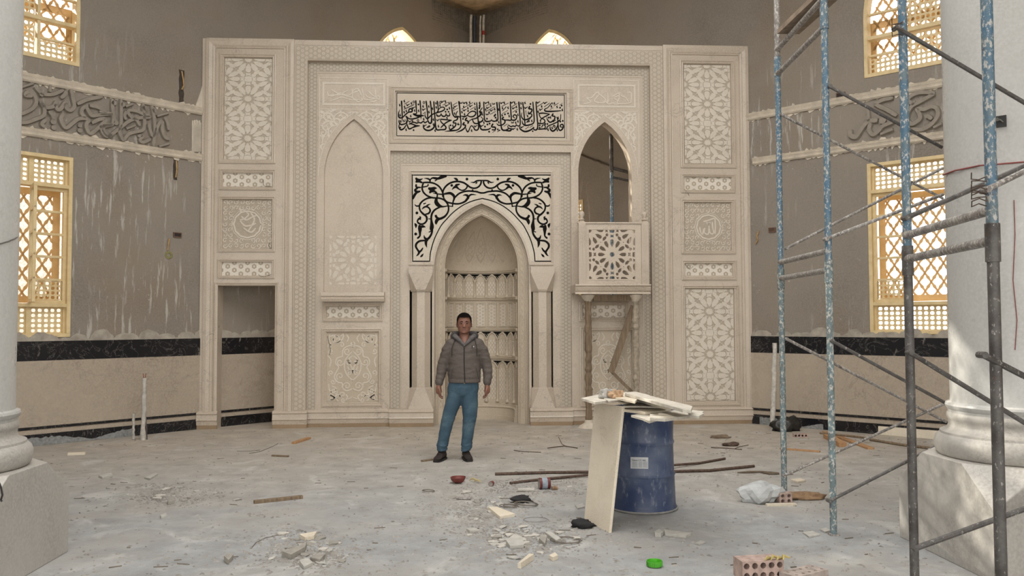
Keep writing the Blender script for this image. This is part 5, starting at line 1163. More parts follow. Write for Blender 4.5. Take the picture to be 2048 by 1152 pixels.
# ---------------------------------------------------------------- things on the floor
def rod(pxs, r, mat, name, lab, cat, lift=0.0, grp=None, seg=8):
    m = M(); P = [onfloor(q[0], q[1], r+lift+(q[2] if len(q) > 2 else 0)) for q in pxs]; m.tube(P, r, seg); return m.build(name, mat, smooth=True, label=lab, category=cat, **({'group': grp} if grp else {}))
G1 = 'long steel bars on the floor'
rod([(990, 948), (1090, 945), (1180, 944), (1300, 944), (1420, 941), (1508, 932)], .016, RUST, 'steel_bar', 'longest rusty steel bar running behind the drum', 'bar', grp=G1)
rod([(1020, 966), (1090, 958), (1180, 949.5, .01), (1260, 943, .034), (1350, 930, .02), (1400, 926), (1450, 917)], .014, RUST, 'steel_bar', 'bent rusty bar crossing over the longest one', 'bar', .0, grp=G1)
def board(pa, pb, wd, th, mat, name, lab, cat, z=0, **kw):
    a = onfloor(*pa, z+th/2); b = onfloor(*pb, z+th/2); m = M(); m.beam(a, b, wd, th); return m.build(name, mat, bevel=.003, label=lab, category=cat, **kw)
board((508, 1004), (605, 993.5), .045, .03, OLDW, 'wooden_batten', 'dark wooden batten lying on the left floor', 'batten')
board((587, 886), (618, 876), .06, .03, PINE, 'wooden_stick', 'short tan wooden block near the marble screen', 'stick')
board((544, 911), (577, 912.5), .035, .02, OLDW, 'wooden_stick', 'short greyish stick below the tan block', 'stick')
board((843, 922), (866, 919), .035, .02, OLDW, 'wooden_stick', 'small brown stick beside the man left shoe', 'stick')
board((136, 908), (171, 906.5), .07, .03, SLAB, 'marble_offcut', 'small pale block lying near the left dado', 'slab')
board((1560, 897), (1640, 903), .06, .018, PINE, 'pine_board', 'short pine strip between the two far uprights', 'board')
WG = 'timber by the right wall'
board((1650, 864), (1742, 897), .09, .025, PINE, 'pine_plank', 'brown pine plank lying by the right wall behind the upright', 'plank')
board((1654, 872), (1686, 890), .10, .06, PINE, 'timber_block', 'thick pale timber end beside the brown pine plank', 'timber')
a = onfloor(1648, 862); b = onfloor(1880, 897)
rod([(1640, 866), (1720, 874), (1735, 877)], .016, OLDW, 'round_pole', 'short grey pole by the right wall', 'pole', .05)
rod([(1740, 879), (1800, 889), (1868, 897)], .018, OLDW, 'round_pole', 'longer grey pole running towards the right column plinth', 'pole', .0)
# two marble plates standing on edge against the right wall
for pts, lab in ((((1757, 876), (1812, 881), (1868, 886), (1868, 858), (1760, 852)), 'low cream marble plate standing against the right dado'),):
    s0, _, _ = onwall('R', 1760, 860); s1, _, _ = onwall('R', 1880, 870); m = M(); m.mbox(lambda u, v, h: wp('R', u, v, h), s0, s1, .002, .125, .05, .08); m.build('marble_plate', SLAB, label=lab, category='slab', bevel=.003)
# bits by the right pipe
c = onfloor(1570, 862); lump('black_bag', (c.x, c.y, 0), .17, simple('black plastic', (46, 44, 42), .4), 'crumpled black bag behind the white wrapped pipe at right', 'bag', (1.1, .7, .8), 4, amp=.6, fr=4)
def hollow_brick(px, rot, lab, L=.20, W_=.12, H_=.10, z=0, rows=2, cols=5, sc=1.0, mat=None):
    c = onfloor(*px); ca, sa = cos(rot), sin(rot)
    mp_ = lambda u, v, h: Vector((c.x+ca*u-sa*h, c.y+sa*u+ca*h, z+v))
    m = M(); hol = []
    for i in range(cols):
        for j in range(rows): hol.append(circ(-L/2+L*(i+.5)/cols, H_*(j+.5)/rows, min(L/cols, H_/rows)*.36, 8))
    m.slab(mp_, [(-L/2, 0), (L/2, 0), (L/2, H_), (-L/2, H_)], hol, -W_, 0)
    o = m.build('hollow_brick', mat or simple('pinkish fired clay', (196, 172, 162), .9, scale=18, var=.12), label=lab, category='brick', group='hollow bricks on the floor')
    mi = M(); mi.mbox(mp_, -L/2+.012, L/2-.012, .012, H_-.012, -W_+.03, -W_+.04); mi.build('hole_shade', simple('brick hole shade', (92, 66, 60), .95), o); return o  # dark plate inside paints the shade seen in the holes
hollow_brick((1527, 1160), pi+.1, 'pink hollow brick with round holes at the bottom picture edge', .28, .14, .12)
m = M(); c = onfloor(1612, 1156); mp_ = lambda u, v, h: Vector((c.x+u*cos(.5)-v*sin(.5), c.y+u*sin(.5)+v*cos(.5), h))
m.slab(mp_, rect(-.17, .13, -.07, .07), [circ(-.13+.06*i, -.035+.07*j, .012, 6) for i in range(5) for j in range(2)], .001, .05); m.build('hollow_brick', simple('dusty pink brick', (190, 176, 168), .9), label='dusty half buried hollow brick right of the pink one', category='brick', group='hollow bricks on the floor')
m = M(); c = onfloor(1556, 1160)
for q in range(4):
    m.tube([(c.x-.08+.04*q, c.y+.01, .123), (c.x-.055+.035*q, c.y+.03, .135+.008*(q % 2)), (c.x-.02+.04*q, c.y+.05, .123)], [.004, .011, .004], 6)
m.build('dry_leaf', simple('dry yellow leaf', (206, 188, 120), .8), smooth=True, label='dry yellow husk lying on the pink hollow brick', category='leaf')
c = onfloor(1660, 870+2); hollow_brick((1587, 856), pi+.2, 'broken pink brick beside the black bag', .14, .09, .09, rows=2, cols=2)
hollow_brick((1602, 875), pi-.1, 'pinkish broken brick lying in front of the black bag', .19, .08, .05, rows=1, cols=4)
hollow_brick((1572, 1007), pi+.05, 'small pinkish brick at the foot of the farthest upright', .12, .1, .09, rows=2, cols=2, z=0)
c = onfloor(1583, 1000); lump('brown_sack', (c.x+.12, c.y+.05, 0), .12, simple('brown sacking', (168, 138, 108), .9), 'brown sacking beside the foot of the farthest upright', 'sack', (1.5, .7, .35), 6, amp=.5)
c = onfloor(1521, 1003); lump('plastic_sack', (c.x, c.y, 0), .165, simple('white plastic sack', (188, 191, 192), .5, var=.04), 'crumpled white plastic sack left of the farthest upright', 'sack', (1.2, .75, .7), 8, sub=3, amp=.42, fr=2.6, flat_=True)
c = onfloor(1526, 1008); m = M(); m.box(c.x+.0, c.x+.27, c.y-.10, c.y-.06, 0, .02); m.build('wooden_lath', SLAB, label='pale lath lying in front of the white plastic sack', category='lath')
m = M(); P = [(1475, 945), (1500, 944), (1520, 943.5), (1540, 947), (1558, 947)]; m.tube([onfloor(x, y, .012) for x, y in P], [.006, .014, .01, .022, .012], 7); m.build('twisted_rag', simple('dirty rag', (120, 106, 90), .9), label='dirty twisted rag left of the farthest upright foot', category='rag')
# green lid
c = onfloor(1309, 1133); m = M(); m.lathe([(.0, .003), (.045, .003), (.05, .006), (.052, .04), (.049, .04), (.046, .01), (0, .008)], (c.x, c.y, 0), 28)
gl = m.build('plastic_lid', simple('bright green plastic', (92, 188, 52), .35, var=.05, bump=0), smooth=True, label='bright green round plastic lid on the front floor', category='lid')
m = M()
for q in range(28): a = 2*pi*q/28; m.box(c.x+.052*cos(a)-.002, c.x+.052*cos(a)+.002, c.y+.052*sin(a)-.002, c.y+.052*sin(a)+.002, .008, .036)
m.build('grip_ribs', simple('green plastic ribs', (84, 176, 46), .4), gl)
# red bowl piece, cans, bits by the bars
c = onfloor(917, 966); m = M(); m.lathe([(0, .004), (.045, .006), (.075, .03), (.085, .06), (.08, .062), (.07, .034), (.042, .012), (0, .01)], (c.x, c.y, 0), 22, .5, 5.6); m.build('broken_bowl', simple('dark red ceramic', (120, 56, 50), .5), smooth=True, label='broken dark red bowl on the floor below the man', category='bowl')
def can(px, r, L, ang, m1, lab, name='paint_can', cat='can', stripe=None):
    c = onfloor(*px); d = Vector((cos(ang), sin(ang), 0)); m = M(); a = Vector((c.x, c.y, r))-d*L/2
    m.tube([a, a+d*.004, a+d*.006, a+d*(L-.006), a+d*(L-.004), a+d*L], [r, r, r*.96, r*.96, r, r], 24); o = m.build(name, m1, smooth=True, label=lab, category=cat)
    m = M(); m.tube([a+d*L*.22, a+d*L*.72], r*.975, 24, False); m.build('paper_wrap', stripe or simple('bluish label paper', (160, 172, 184), .6), o, smooth=True)
    m = M(); m.tube([a-d*.001, a+d*.001], r*.86, 20); m.build('can_end', simple('dull tin', (168, 164, 158), .45, .4), o); return o
can((1089, 978), .056, .105, .12, simple('dark red tin', (110, 44, 42), .45), 'tin can with a bluish label lying before the steel bars')
can((1109, 980), .02, .055, .3, simple('brown spotted tin', (170, 140, 112), .5), 'small spotted tin lying right of the labelled can', 'small_tin', 'tin', simple('brown wrap', (150, 118, 90), .6))
can((983, 972), .024, .045, 1.2, simple('dull red tin', (122, 60, 56), .6), 'small dull red tin below the first steel bar end', 'small_tin', 'tin', simple('red wrap', (128, 62, 58), .6))
rod([(1036, 980), (1068, 979)], .018, PVC, 'pipe_offcut', 'short white pipe offcut left of the labelled can', 'pipe')
rod([(912, 996.5), (942, 997)], .013, SGRY, 'pipe_offcut', 'short grey pipe offcut left of the flat marble piece', 'pipe')
YP = simple('yellow peel', (196, 180, 134), .8)
for q, ((x, y), lb) in enumerate((((946, 963), 'left'), ((954, 966), 'right'))):
    c = onfloor(x, y); m = M(); m.tube([(c.x-.04, c.y+.01*q, .01), (c.x-.01, c.y+.01, .03), (c.x+.02, c.y-.01, .026), (c.x+.045, c.y-.01*q, .01)], [.003, .012, .010, .003], 6)
    m.build('food_peel', YP, smooth=True, label='yellow peel right of the broken red bowl, %s one of two' % lb, category='peel', group='yellow peels')
BP = simple('black cloth', (40, 40, 42), .85)
c = onfloor(1043, 1004); lump('black_rag', (c.x, c.y, 0), .075, BP, 'crumpled black rag lying between bars and wire coil', 'rag', (1.2, .7, .5), 2, amp=.6, grp=None)
c = onfloor(1166, 1055); lump('black_rag', (c.x, c.y, 0), .075, BP, 'crumpled black rag at the foot of the leaning slab', 'rag', (1.1, .8, .6), 7, amp=.7)
def coil(px, r, n, lab, mat, wob=.1, th=.0035):
    c = onfloor(*px); rnd = random.Random(int(px[0])); m = M(); P = []
    for i in range(n*18): t = i/18*2*pi; rr = r*(1+wob*sin(t*.37+1)+rnd.uniform(-.015, .015)); P.append((c.x+rr*cos(t), c.y+rr*.8*sin(t), .006+.006*n*abs(sin(t*.5))))
    m.tube(P, th, 5); return m.build('wire_coil', mat, smooth=True, label=lab, category='wire', group='loops of binding wire on the floor')
WIR = simple('binding wire', (112, 104, 94), .6)
coil((1052, 1011), .10, 3, 'flat coil of wire below the upper black rag', WIR); coil((1132, 1084), .11, 2, 'loop of wire at the right end of the rubble patch', WIR)
coil((1018, 1015), .07, 2, 'small wire loop lying over the flat marble piece', WIR, .25); coil((857, 984), .055, 2, 'small wire loop on the floor left of the rubble', WIR)
coil((1072, 1042), .09, 1, 'single thin loop of wire above the rubble patch', WIR, .2, .002)
def wire(pxs, lab, mat=WIR, r=.003, name='wire'):
    m = M(); m.tube([onfloor(x, y, r+.002*(i % 2)) for i, (x, y) in enumerate(pxs)], r, 5); m.build(name, mat, label=lab, category='wire')
wire([(498, 907), (520, 903), (545, 893), (556, 887)], 'long thin wire curving up near the screen'); wire([(474, 902), (500, 902), (520, 900)], 'short thin wire left of the long one')
wire([(502, 1097), (512, 1085), (530, 1076), (552, 1071)], 'thin wire bent on the left rubble'); wire([(1028, 900.5), (1045, 903), (1082, 904.5)], 'dark thin twig right of the man', RUST, .005, 'twig')
wire([(1095, 896), (1118, 893), (1130, 892), (1155, 896)], 'dark thin bar among the debris beyond the slab', RUST, .006, 'twig'); wire([(1117, 874), (1124, 888), (1132, 893)], 'thin rod sticking up beyond the slab', RUST, .004, 'twig')
wire([(1422, 895), (1450, 896), (1484, 899)], 'dark thin bar below the right star panel', RUST, .006, 'twig'); wire([(1470, 897), (1480, 893), (1497, 890)], 'short bent twig right of the dark thin bar', RUST, .004, 'twig')
c = onfloor(1462, 892); lump('rust_scrap', (c.x, c.y, 0), .09, RUST, 'small rusty scrap resting on the dark thin bar', 'scrap', (1.2, .5, .35), 3, amp=.6)
c = onfloor(1442, 876); lump('rust_scrap', (c.x, c.y, 0), .09, simple('brown shavings', (140, 122, 102), .9), 'brown scrap lying just below the right star panel', 'scrap', (1.6, .6, .3), 9, amp=.6)
# marble pieces
CH = simple('dusty marble chip', (190, 188, 182), .9, scale=16, var=.06, bump=.35)
CH2 = simple('grey stone chip', (164, 160, 152), .9, scale=16, var=.08, bump=.35)
CHW = simple('pale marble chip', (206, 202, 194), .8, scale=16, var=.06, bump=.3)
def chip(P, th, name, lab, mat, z0=0.0):
    q = [onfloor(x, y, z0+th) for x, y in P]; m = M(); k = len(q); rnd = random.Random(int(P[0][0]*7+P[0][1])); tl = rnd.uniform(-.004, .004)
    m.v = [tuple(p+Vector((0, 0, tl*(i-k/2)))) for i, p in enumerate(q)]+[(p.x, p.y, z0+.0005) for p in q]; m.f = [tuple(range(k)), tuple(reversed(range(k, 2*k)))]
    for i in range(k): j = (i+1) % k; m.f.append((i, j, k+j, k+i))
    return m.build(name, mat, bevel=.002, label=lab, category='stone piece', group='marble pieces on the floor')
chip([(976, 1015), (994, 1014), (1030, 1027), (1000, 1032)], .028, 'marble_piece', 'flat white marble piece below the steel bars', SLAB)
chip([(1035, 1125), (1058, 1106), (1068, 1108), (1042, 1126)], .04, 'marble_piece', 'pale oblong marble piece at the bottom of the rubble patch', SLAB)
chip([(1328, 1060), (1382, 1066), (1372, 1071), (1330, 1066)], .022, 'marble_piece', 'flat strip of marble in front of the drum', CH)
chip([(1308, 1061), (1318, 1057), (1327, 1062), (1322, 1067), (1310, 1066)], .03, 'marble_piece', 'small broken piece left of the flat strip', CH)
chip([(598, 1068), (612, 1066), (634, 1062), (628, 1071), (610, 1074)], .03, 'marble_piece', 'white angular piece in the left rubble', SLAB)
chip([(448, 1113), (458, 1105), (467, 1109), (457, 1119)], .035, 'marble_piece', 'lone block near the left bottom of the floor', CH2)
chip([(563, 1103), (590, 1095), (614, 1082), (610, 1093), (582, 1108)], .04, 'marble_piece', 'long grey broken piece in the left rubble', CH2)
chip([(620, 1113), (640, 1104), (650, 1108), (640, 1119)], .03, 'marble_piece', 'grey plate at the lower left rubble', CH2)
chip([(598, 1122), (615, 1116), (626, 1124), (608, 1132)], .025, 'marble_piece', 'pale flake below the grey plate in the left rubble', CH)
chip([(288, 953), (312, 944), (316, 947), (300, 957)], .02, 'marble_piece', 'thin pale sliver on the far left floor', CH)
chip([(197, 951), (222, 945), (226, 949), (205, 954)], .02, 'marble_piece', 'pale sliver near the left plinth', CH)
chip([(335, 997), (347, 994), (350, 1000), (336, 1003)], .035, 'marble_piece', 'small block in the dark litter left of the batten', CH2)
chip([(320, 1030), (332, 1026), (334, 1030), (322, 1033)], .02, 'marble_piece', 'lone chip below the dark litter at left', CH)
chip([(932, 1056), (952, 1055), (958, 1059), (940, 1061)], .02, 'marble_piece', 'pale piece at the left end of the rubble patch', CH)
chip([(1012, 1082), (1030, 1068), (1045, 1074), (1048, 1088), (1020, 1090)], .03, 'marble_piece', 'broad pale piece in the middle of the rubble patch', CH)
chip([(1090, 1064), (1100, 1062), (1122, 1076), (1112, 1080)], .03, 'marble_piece', 'narrow piece slanting at the right of the rubble patch', CH)
chip([(1078, 1078), (1084, 1068), (1094, 1072), (1090, 1086)], .03, 'marble_piece', 'upright broken piece beside the narrow slanting one', CH2)
chip([(1098, 1110), (1110, 1104), (1116, 1110), (1106, 1114)], .03, 'marble_piece', 'small cube right of the rubble patch', SLAB)
chip([(1388, 1085), (1400, 1080), (1412, 1083), (1398, 1088)], .012, 'marble_piece', 'thin flake right below the flat strip', CH)
chip([(1605, 1063), (1625, 1061), (1640, 1068), (1618, 1073)], .014, 'marble_piece', 'thin flake near the second upright foot', CH)
chip([(1640, 1058), (1652, 1055), (1662, 1060), (1650, 1063)], .014, 'marble_piece', 'small flake touching the second upright foot', CH)
chip([(1580, 958), (1600, 956), (1612, 960), (1596, 963)], .02, 'marble_piece', 'pale piece right of the farthest upright foot', SLAB)
chip([(1150, 1010), (1165, 1006), (1170, 1012), (1156, 1016)], .014, 'marble_piece', 'pale flake left of the leaning slab', CH)
# scattered small stones, individual in the rubble patches
rnd = random.Random(11); protos = []
def stone(i):
    b = bmesh.new(); bmesh.ops.create_icosphere(b, subdivisions=1, radius=1)
    for v in b.verts: v.co = v.co*(1+rnd.uniform(-.35, .35)); v.co.z = max(v.co.z, -.4)*.45+.18
    me = bpy.data.meshes.new('stone_chip'); b.to_mesh(me); b.free(); me.materials.append((CH, CH2, CHW)[i % 3]); return me
protos = [stone(i) for i in range(9)]
PATCH = [((1050, 1078), 95, 26, 110, 'rubble patch before the leaning slab'), ((960, 1020), 80, 24, 60, 'rubble strip below the broken red bowl'), ((610, 1100), 80, 30, 60, 'left rubble patch on the front floor'), ((340, 990), 70, 14, 26, 'dark litter left of the batten'), ((1090, 975), 110, 14, 24, 'litter around the steel bars')]
for (cx_, cy_), sx, sy, n_, nm in PATCH:
    for i in range(n_):
        x = cx_+rnd.gauss(0, .5)*sx; y = cy_+rnd.gauss(0, .5)*sy; p = onfloor(x, y)
        o = bpy.data.objects.new('stone_chip', rnd.choice(protos)); COL.objects.link(o); s_ = .008+.034*rnd.random()**2
        o.location = (p.x, p.y, .0); o.scale = (s_*rnd.uniform(.8, 1.6), s_, s_*rnd.uniform(.5, 1)); o.rotation_euler = (0, 0, rnd.uniform(0, 6.3))
        o['label'] = 'small dusty stone chip in the '+nm; o['category'] = 'stone chip'; o['group'] = 'stone chips in the '+nm
def blocked(x, y):
    if any(abs(x-a) < .62 and abs(y-b) < .62 for a, b in ((-3.705, -7.515), (3.605, -7.545))): return True
    return any((Vector((x, y, 0))-WALLS[s_][0]).dot(WALLS[s_][2]) < .08 for s_ in 'LR')
# crumbs nobody could count
m = M()
for i in range(7000):
    if rnd.random() < .6:
        (cx_, cy_), sx, sy, n_, nm = rnd.choice(PATCH); p = onfloor(cx_+rnd.gauss(0, .8)*sx, cy_+rnd.gauss(0, .8)*sy)
    else: p = onfloor(rnd.uniform(60, 1900), 862+290*rnd.random()**1.3)
    x, y = p.x, p.y
    if hypot(x-cxb, y-cyb) < .3 or y > -.15 or y < -12 or blocked(x, y): continue
    s_ = rnd.uniform(.003, .011); a = rnd.uniform(0, 6.3); k = len(m.v); L_ = rnd.uniform(1, 3.4)
    m.v += [(x+s_*L_*cos(a), y+s_*L_*sin(a), 0), (x-s_*sin(a), y+s_*cos(a), 0), (x-s_*L_*cos(a), y-s_*L_*sin(a), 0), (x+s_*sin(a), y-s_*cos(a), 0), (x, y, s_*1.1)]
    m.f += [(k, k+1, k+4), (k+1, k+2, k+4), (k+2, k+3, k+4), (k+3, k, k+4)]
cm = m.build('rubble_crumbs', simple('dusty crumbs', (168, 164, 158), .95, scale=3, var=.14), kind='stuff', label='fine crumbs and grit scattered over the whole floor', category='rubble')
m = M()   # dark slivers and straw
for i in range(95):
    p = onfloor(rnd.uniform(80, 1880), 866+270*rnd.random()**1.6); a = rnd.uniform(-.5, .5); L_ = rnd.uniform(.02, .10)
    if p.y < -12 or hypot(p.x-cxb, p.y-cyb) < .34 or p.y > -.2 or blocked(p.x, p.y): continue
    d = Vector((cos(a), sin(a), 0))*L_/2; m.beam(p-d+Vector((0, 0, .004)), p+d+Vector((0, 0, .004)), rnd.uniform(.003, .007), .005)
m.build('wood_splinters', simple('dark splinters', (132, 120, 106), .9), kind='stuff', label='dark splinters and straw strewn over the floor', category='splinters')
# ---------------------------------------------------------------- the man
OX, OY = -.385, -3.17
per = thing('person', 'man in grey brown hooded jacket and blue jeans standing before the niche', 'person')
def L3(x, z, y=0.0): return Vector((OX+x, OY+y, z))
def loft(rings, seg=24):
    """rings: (centre, rx, ry, [twist]) horizontal ellipses"""
    m = M(); 
    for c, rx, ry in rings:
        for j in range(seg):
            t = 2*pi*j/seg; m.v.append((c[0]+rx*cos(t), c[1]+ry*sin(t), c[2]))
    n = len(rings)
    for i in range(n-1):
        for j in range(seg): j2 = (j+1) % seg; m.f.append((i*seg+j, i*seg+j2, (i+1)*seg+j2, (i+1)*seg+j))
    m.f.append(tuple(reversed(range(seg)))); m.f.append(tuple((n-1)*seg+j for j in range(seg))); return m
def join(ms):
    r = M()
    for q in ms: r.add(q.v, q.f)
    return r
def limb(pts, seg=16, flat=1.0):
    """tube through (x,z,y,r) with rounded ends"""
    P = [L3(p[0], p[1], p[2]) for p in pts]; R_ = [p[3] for p in pts]; m = M(); a, b = P[0]-P[1], P[-1]-P[-2]
    P2 = [P[0]+a.normalized()*R_[0]*.8, P[0]+a.normalized()*R_[0]*.45]+P+[P[-1]+b.normalized()*R_[-1]*.45, P[-1]+b.normalized()*R_[-1]*.8]; R2 = [R_[0]*.35, R_[0]*.8]+R_+[R_[-1]*.8, R_[-1]*.35]
    m.tube(P2, R2, seg); return m
def remesh(m, name, mat, vox, sm=6, disp=None, **kw):
    o = m.build(name, mat, None, **kw); r = o.modifiers.new('r', 'REMESH'); r.mode = 'VOXEL'; r.voxel_size = vox; r.use_smooth_shade = True
    s_ = o.modifiers.new('s', 'SMOOTH'); s_.factor = .5; s_.iterations = sm
    dg = bpy.context.evaluated_depsgraph_get(); me = bpy.data.meshes.new_from_object(o.evaluated_get(dg)); me.name = name
    o.modifiers.clear(); o.data = me
    if disp:
        ns = [v.normal.copy() for v in me.vertices]
        for v, n_ in zip(me.vertices, ns): v.co += n_*disp(v.co, n_)
    for p in me.polygons: p.use_smooth = True
    if not me.materials: me.materials.append(mat)
    o.parent = per; return o

SKIN = NT('skin', .5); SKIN.color(SKIN.ramp(SKIN.noise(30, 3), [(.3, (118, 81, 67)), (.7, (126, 87, 72))])); SKIN = SKIN.m
HAIRM = simple('short black hair', (20, 16, 14), 1.0, scale=150, var=.3, bump=.1); HAIRM.node_tree.nodes['Principled BSDF'].inputs['Specular IOR Level'].default_value = .08
HX_, HZ_ = .112, 1.625; HY_ = .0     # head centre (eye level)
# body: head, neck, torso core, arms and hands as one surface
def head():
    rings = []; prof = [(1.505, .030, .045, -.052), (1.513, .048, .062, -.038), (1.53, .062, .078, -.022), (1.555, .070, .088, -.010), (1.58, .0755, .095, -.002), (1.61, .079, .100, .0), (1.64, .0805, .102, .002), (1.67, .080, .102, .006), (1.70, .074, .095, .01), (1.722, .060, .078, .013), (1.738, .040, .052, .014), (1.745, .018, .025, .015)]
    m = M(); seg = 32
    for z, rx, ry, dy in prof:
        for j in range(seg):
            t = 2*pi*j/seg; m.v.append((OX+HX_+rx*1.07*cos(t)*(1-.06*max(0, -sin(t))), OY+dy+ry*sin(t), z))
    for i in range(len(prof)-1):
        for j in range(seg): j2 = (j+1) % seg; m.f.append((i*seg+j, i*seg+j2, (i+1)*seg+j2, (i+1)*seg+j))
    m.f.append(tuple(reversed(range(seg)))); m.f.append(tuple((len(prof)-1)*seg+j for j in range(seg))); return m
def ball(x, z, y, rx, ry, rz, seg=12):
    m = M(); P = [(max(rx*cos(t), .0005), rz*sin(t)) for t in [(-pi/2)+pi*i/10 for i in range(11)]]; m.lathe(P, (0, 0, 0), seg); m.v = [(OX+x+a, OY+y+b*ry/rx, z+c) for a, b, c in m.v]; return m
bits = [head()]
fy = -.098
bits += [ball(HX_, 1.592, fy-.004, .013, .013, .020), ball(HX_, 1.584, fy-.012, .014, .015, .010), ball(HX_-.013, 1.580, fy-.002, .008, .010, .007), ball(HX_+.013, 1.580, fy-.002, .008, .010, .007), ball(HX_, 1.612, fy+.004, .008, .010, .02),
         ball(HX_, 1.645, fy+.010, .052, .012, .012), ball(HX_-.03, 1.638, fy+.009, .02, .010, .006), ball(HX_+.03, 1.638, fy+.009, .02, .010, .006),
         ball(HX_-.040, 1.592, fy+.030, .024, .018, .020), ball(HX_+.040, 1.592, fy+.030, .024, .018, .020), ball(HX_, 1.521, fy+.03, .026, .02, .016),
         ball(HX_, 1.557, fy+.002, .022, .008, .005), ball(HX_, 1.548, fy+.004, .019, .009, .006),
         ball(HX_-.088, 1.605, .012, .009, .018, .030), ball(HX_+.088, 1.605, .012, .009, .018, .030)]
bits.append(loft([(L3(.115, 1.40, .01), .075, .065), (L3(.113, 1.46, .0), .06, .058), (L3(.112, 1.53, .0), .058, .06), (L3(.112, 1.56, .01), .055, .06)]))
bits.append(loft([(L3(.11, 1.0), .10, .08), (L3(.115, 1.2), .13, .09), (L3(.12, 1.36), .15, .085), (L3(.118, 1.42), .12, .07), (L3(.115, 1.46), .06, .055)]))
aL_ = [(-.045, 1.385, .0, .045), (-.115, 1.22, .02, .042), (-.165, 1.07, .015, .036), (-.185, .93, -.01, .028), (-.19, .885, -.02, .025)]
aR_ = [(.29, 1.385, .0, .045), (.36, 1.22, .02, .042), (.395, 1.07, .015, .036), (.39, .93, -.01, .028), (.385, .885, -.02, .025)]
bits += [limb(aL_), limb(aR_)]
def hand(wx, wz, wy, sg):
    """hanging hand, palm turned to the thigh, thumb forward; sg=+1 when the thigh is to the right"""
    out = []; q = []
    out.append(limb([(wx, wz+.01, wy, .029), (wx-.003*sg, wz-.03, wy-.004, .035), (wx+.0*sg, wz-.075, wy-.006, .037)], 14))
    out.append(limb([(wx, wz-.03, wy-.02, .022), (wx+.002*sg, wz-.08, wy-.026, .021)], 12))
    for k, (dy, ln) in enumerate(((-.036, .068), (-.014, .078), (.009, .072), (.030, .056))):
        r0 = .0122-.0008*k; b = (wx+.004*sg, wz-.088, wy-.006+dy)
        out.append(limb([(b[0], b[1]+.02, b[2], r0), (b[0]+.004*sg, b[1]-ln*.38, b[2]-.004, r0*.97), (b[0]+.02*sg, b[1]-ln*.68, b[2]-.004, r0*.9), (b[0]+.042*sg, b[1]-ln*.82, b[2], r0*.8)], 10))
    out.append(limb([(wx+.004*sg, wz-.03, wy-.03, .014), (wx+.012*sg, wz-.058, wy-.055, .0125), (wx+.02*sg, wz-.088, wy-.062, .011), (wx+.026*sg, wz-.105, wy-.058, .009)], 10))
    return out
bits += hand(-.19, .885, -.02, 1); bits += hand(.385, .885, -.02, -1)
body = remesh(join(bits), 'body', SKIN, .0062, 3)
# eyes, brows, mouth
DKB = simple('dark brown', (34, 24, 22), .5, bump=0)
for sx in (-1, 1):
    m = M(); m.add(*(lambda q: (q.v, q.f))(ball(HX_+sx*.031, 1.6215, fy+.0085, .0125, .008, .0052))); m.build('eye', simple('eye', (30, 22, 20), .8, bump=0), per, smooth=True)
    m = M(); m.tube([L3(HX_+sx*.014, 1.642, fy+.001), L3(HX_+sx*.03, 1.648, fy+.000), L3(HX_+sx*.048, 1.641, fy+.012)], [.0035, .0055, .003], 8); m.build('eyebrow', HAIRM, per, smooth=True)
m = M(); m.tube([L3(HX_-.026, 1.5545, fy+.009), L3(HX_-.012, 1.5515, fy-.002), L3(HX_+.012, 1.5515, fy-.002), L3(HX_+.026, 1.5555, fy+.009)], [.002, .003, .003, .002], 8); m.build('mouth', simple('lips', (104, 58, 50), .5, bump=0), per, smooth=True)
# hair cap
m = M(); seg = 32; prof = [(1.60, .0, 0), (1.63, .0835, .104), (1.66, .0845, .106), (1.69, .0815, .104), (1.715, .071, .091), (1.737, .053, .069), (1.751, .03, .04), (1.756, .003, .004)]
for z, rx, ry in prof[1:]:
    for j in range(seg):
        t = 2*pi*j/seg; fr = max(0, -sin(t))
        zz = z
        if z < 1.70: zz = z+(1.698-z)*min(1, max(0, (fr-.35)/.35))-(.03 if fr < .2 and z < 1.65 else 0)
        k_ = 1.0; m.v.append((OX+HX_+rx*1.07*cos(t)*(1-.06*fr)*k_, OY+.007+ry*sin(t)*k_-.002*fr, zz))
n = len(prof)-1
for i in range(n-1):
    for j in range(seg): j2 = (j+1) % seg; m.f.append((i*seg+j, i*seg+j2, (i+1)*seg+j2, (i+1)*seg+j))
m.f.append(tuple((n-1)*seg+j for j in range(seg)))
m.build('hair', HAIRM, per, smooth=True)
# jacket: torso and sleeves in one, quilted wrinkles
JM = simple('grey brown padded fabric', (92, 84, 79), .75, scale=60, var=.05, bump=.25)
def wr(co, n_):
    x, y, z = co.x-OX, co.y-OY, co.z; a = noise.noise(Vector((x*7, y*7, z*22)))*.006+noise.noise(Vector((x*16, y*16, z*46+3)))*.003
    if abs(x-.115) > .17: a = a*1.2+.0012*sin(z*95+x*20)
    if z > .95 and abs(x-.115) < .16: a += .0008*sin(z*78)
    return a
tors = loft([(L3(.115, .925, .0), .165, .115), (L3(.115, .945, .0), .19, .132), (L3(.115, .985), .198, .14), (L3(.112, 1.06), .198, .142), (L3(.112, 1.15), .193, .138), (L3(.115, 1.25), .198, .134), (L3(.118, 1.34), .200, .125), (L3(.12, 1.40, .005), .175, .105), (L3(.118, 1.445, .01), .115, .085), (L3(.115, 1.475, .012), .085, .075)], 32)
slL = limb([(-.02, 1.385, .0, .078), (-.085, 1.30, .01, .076), (-.125, 1.18, .02, .068), (-.155, 1.08, .015, .062), (-.178, .97, .0, .055), (-.186, .925, -.012, .047)], 20)
slR = limb([(.262, 1.385, .0, .078), (.325, 1.30, .01, .076), (.365, 1.18, .02, .068), (.392, 1.08, .015, .062), (.392, .97, .0, .055), (.387, .925, -.012, .047)], 20)
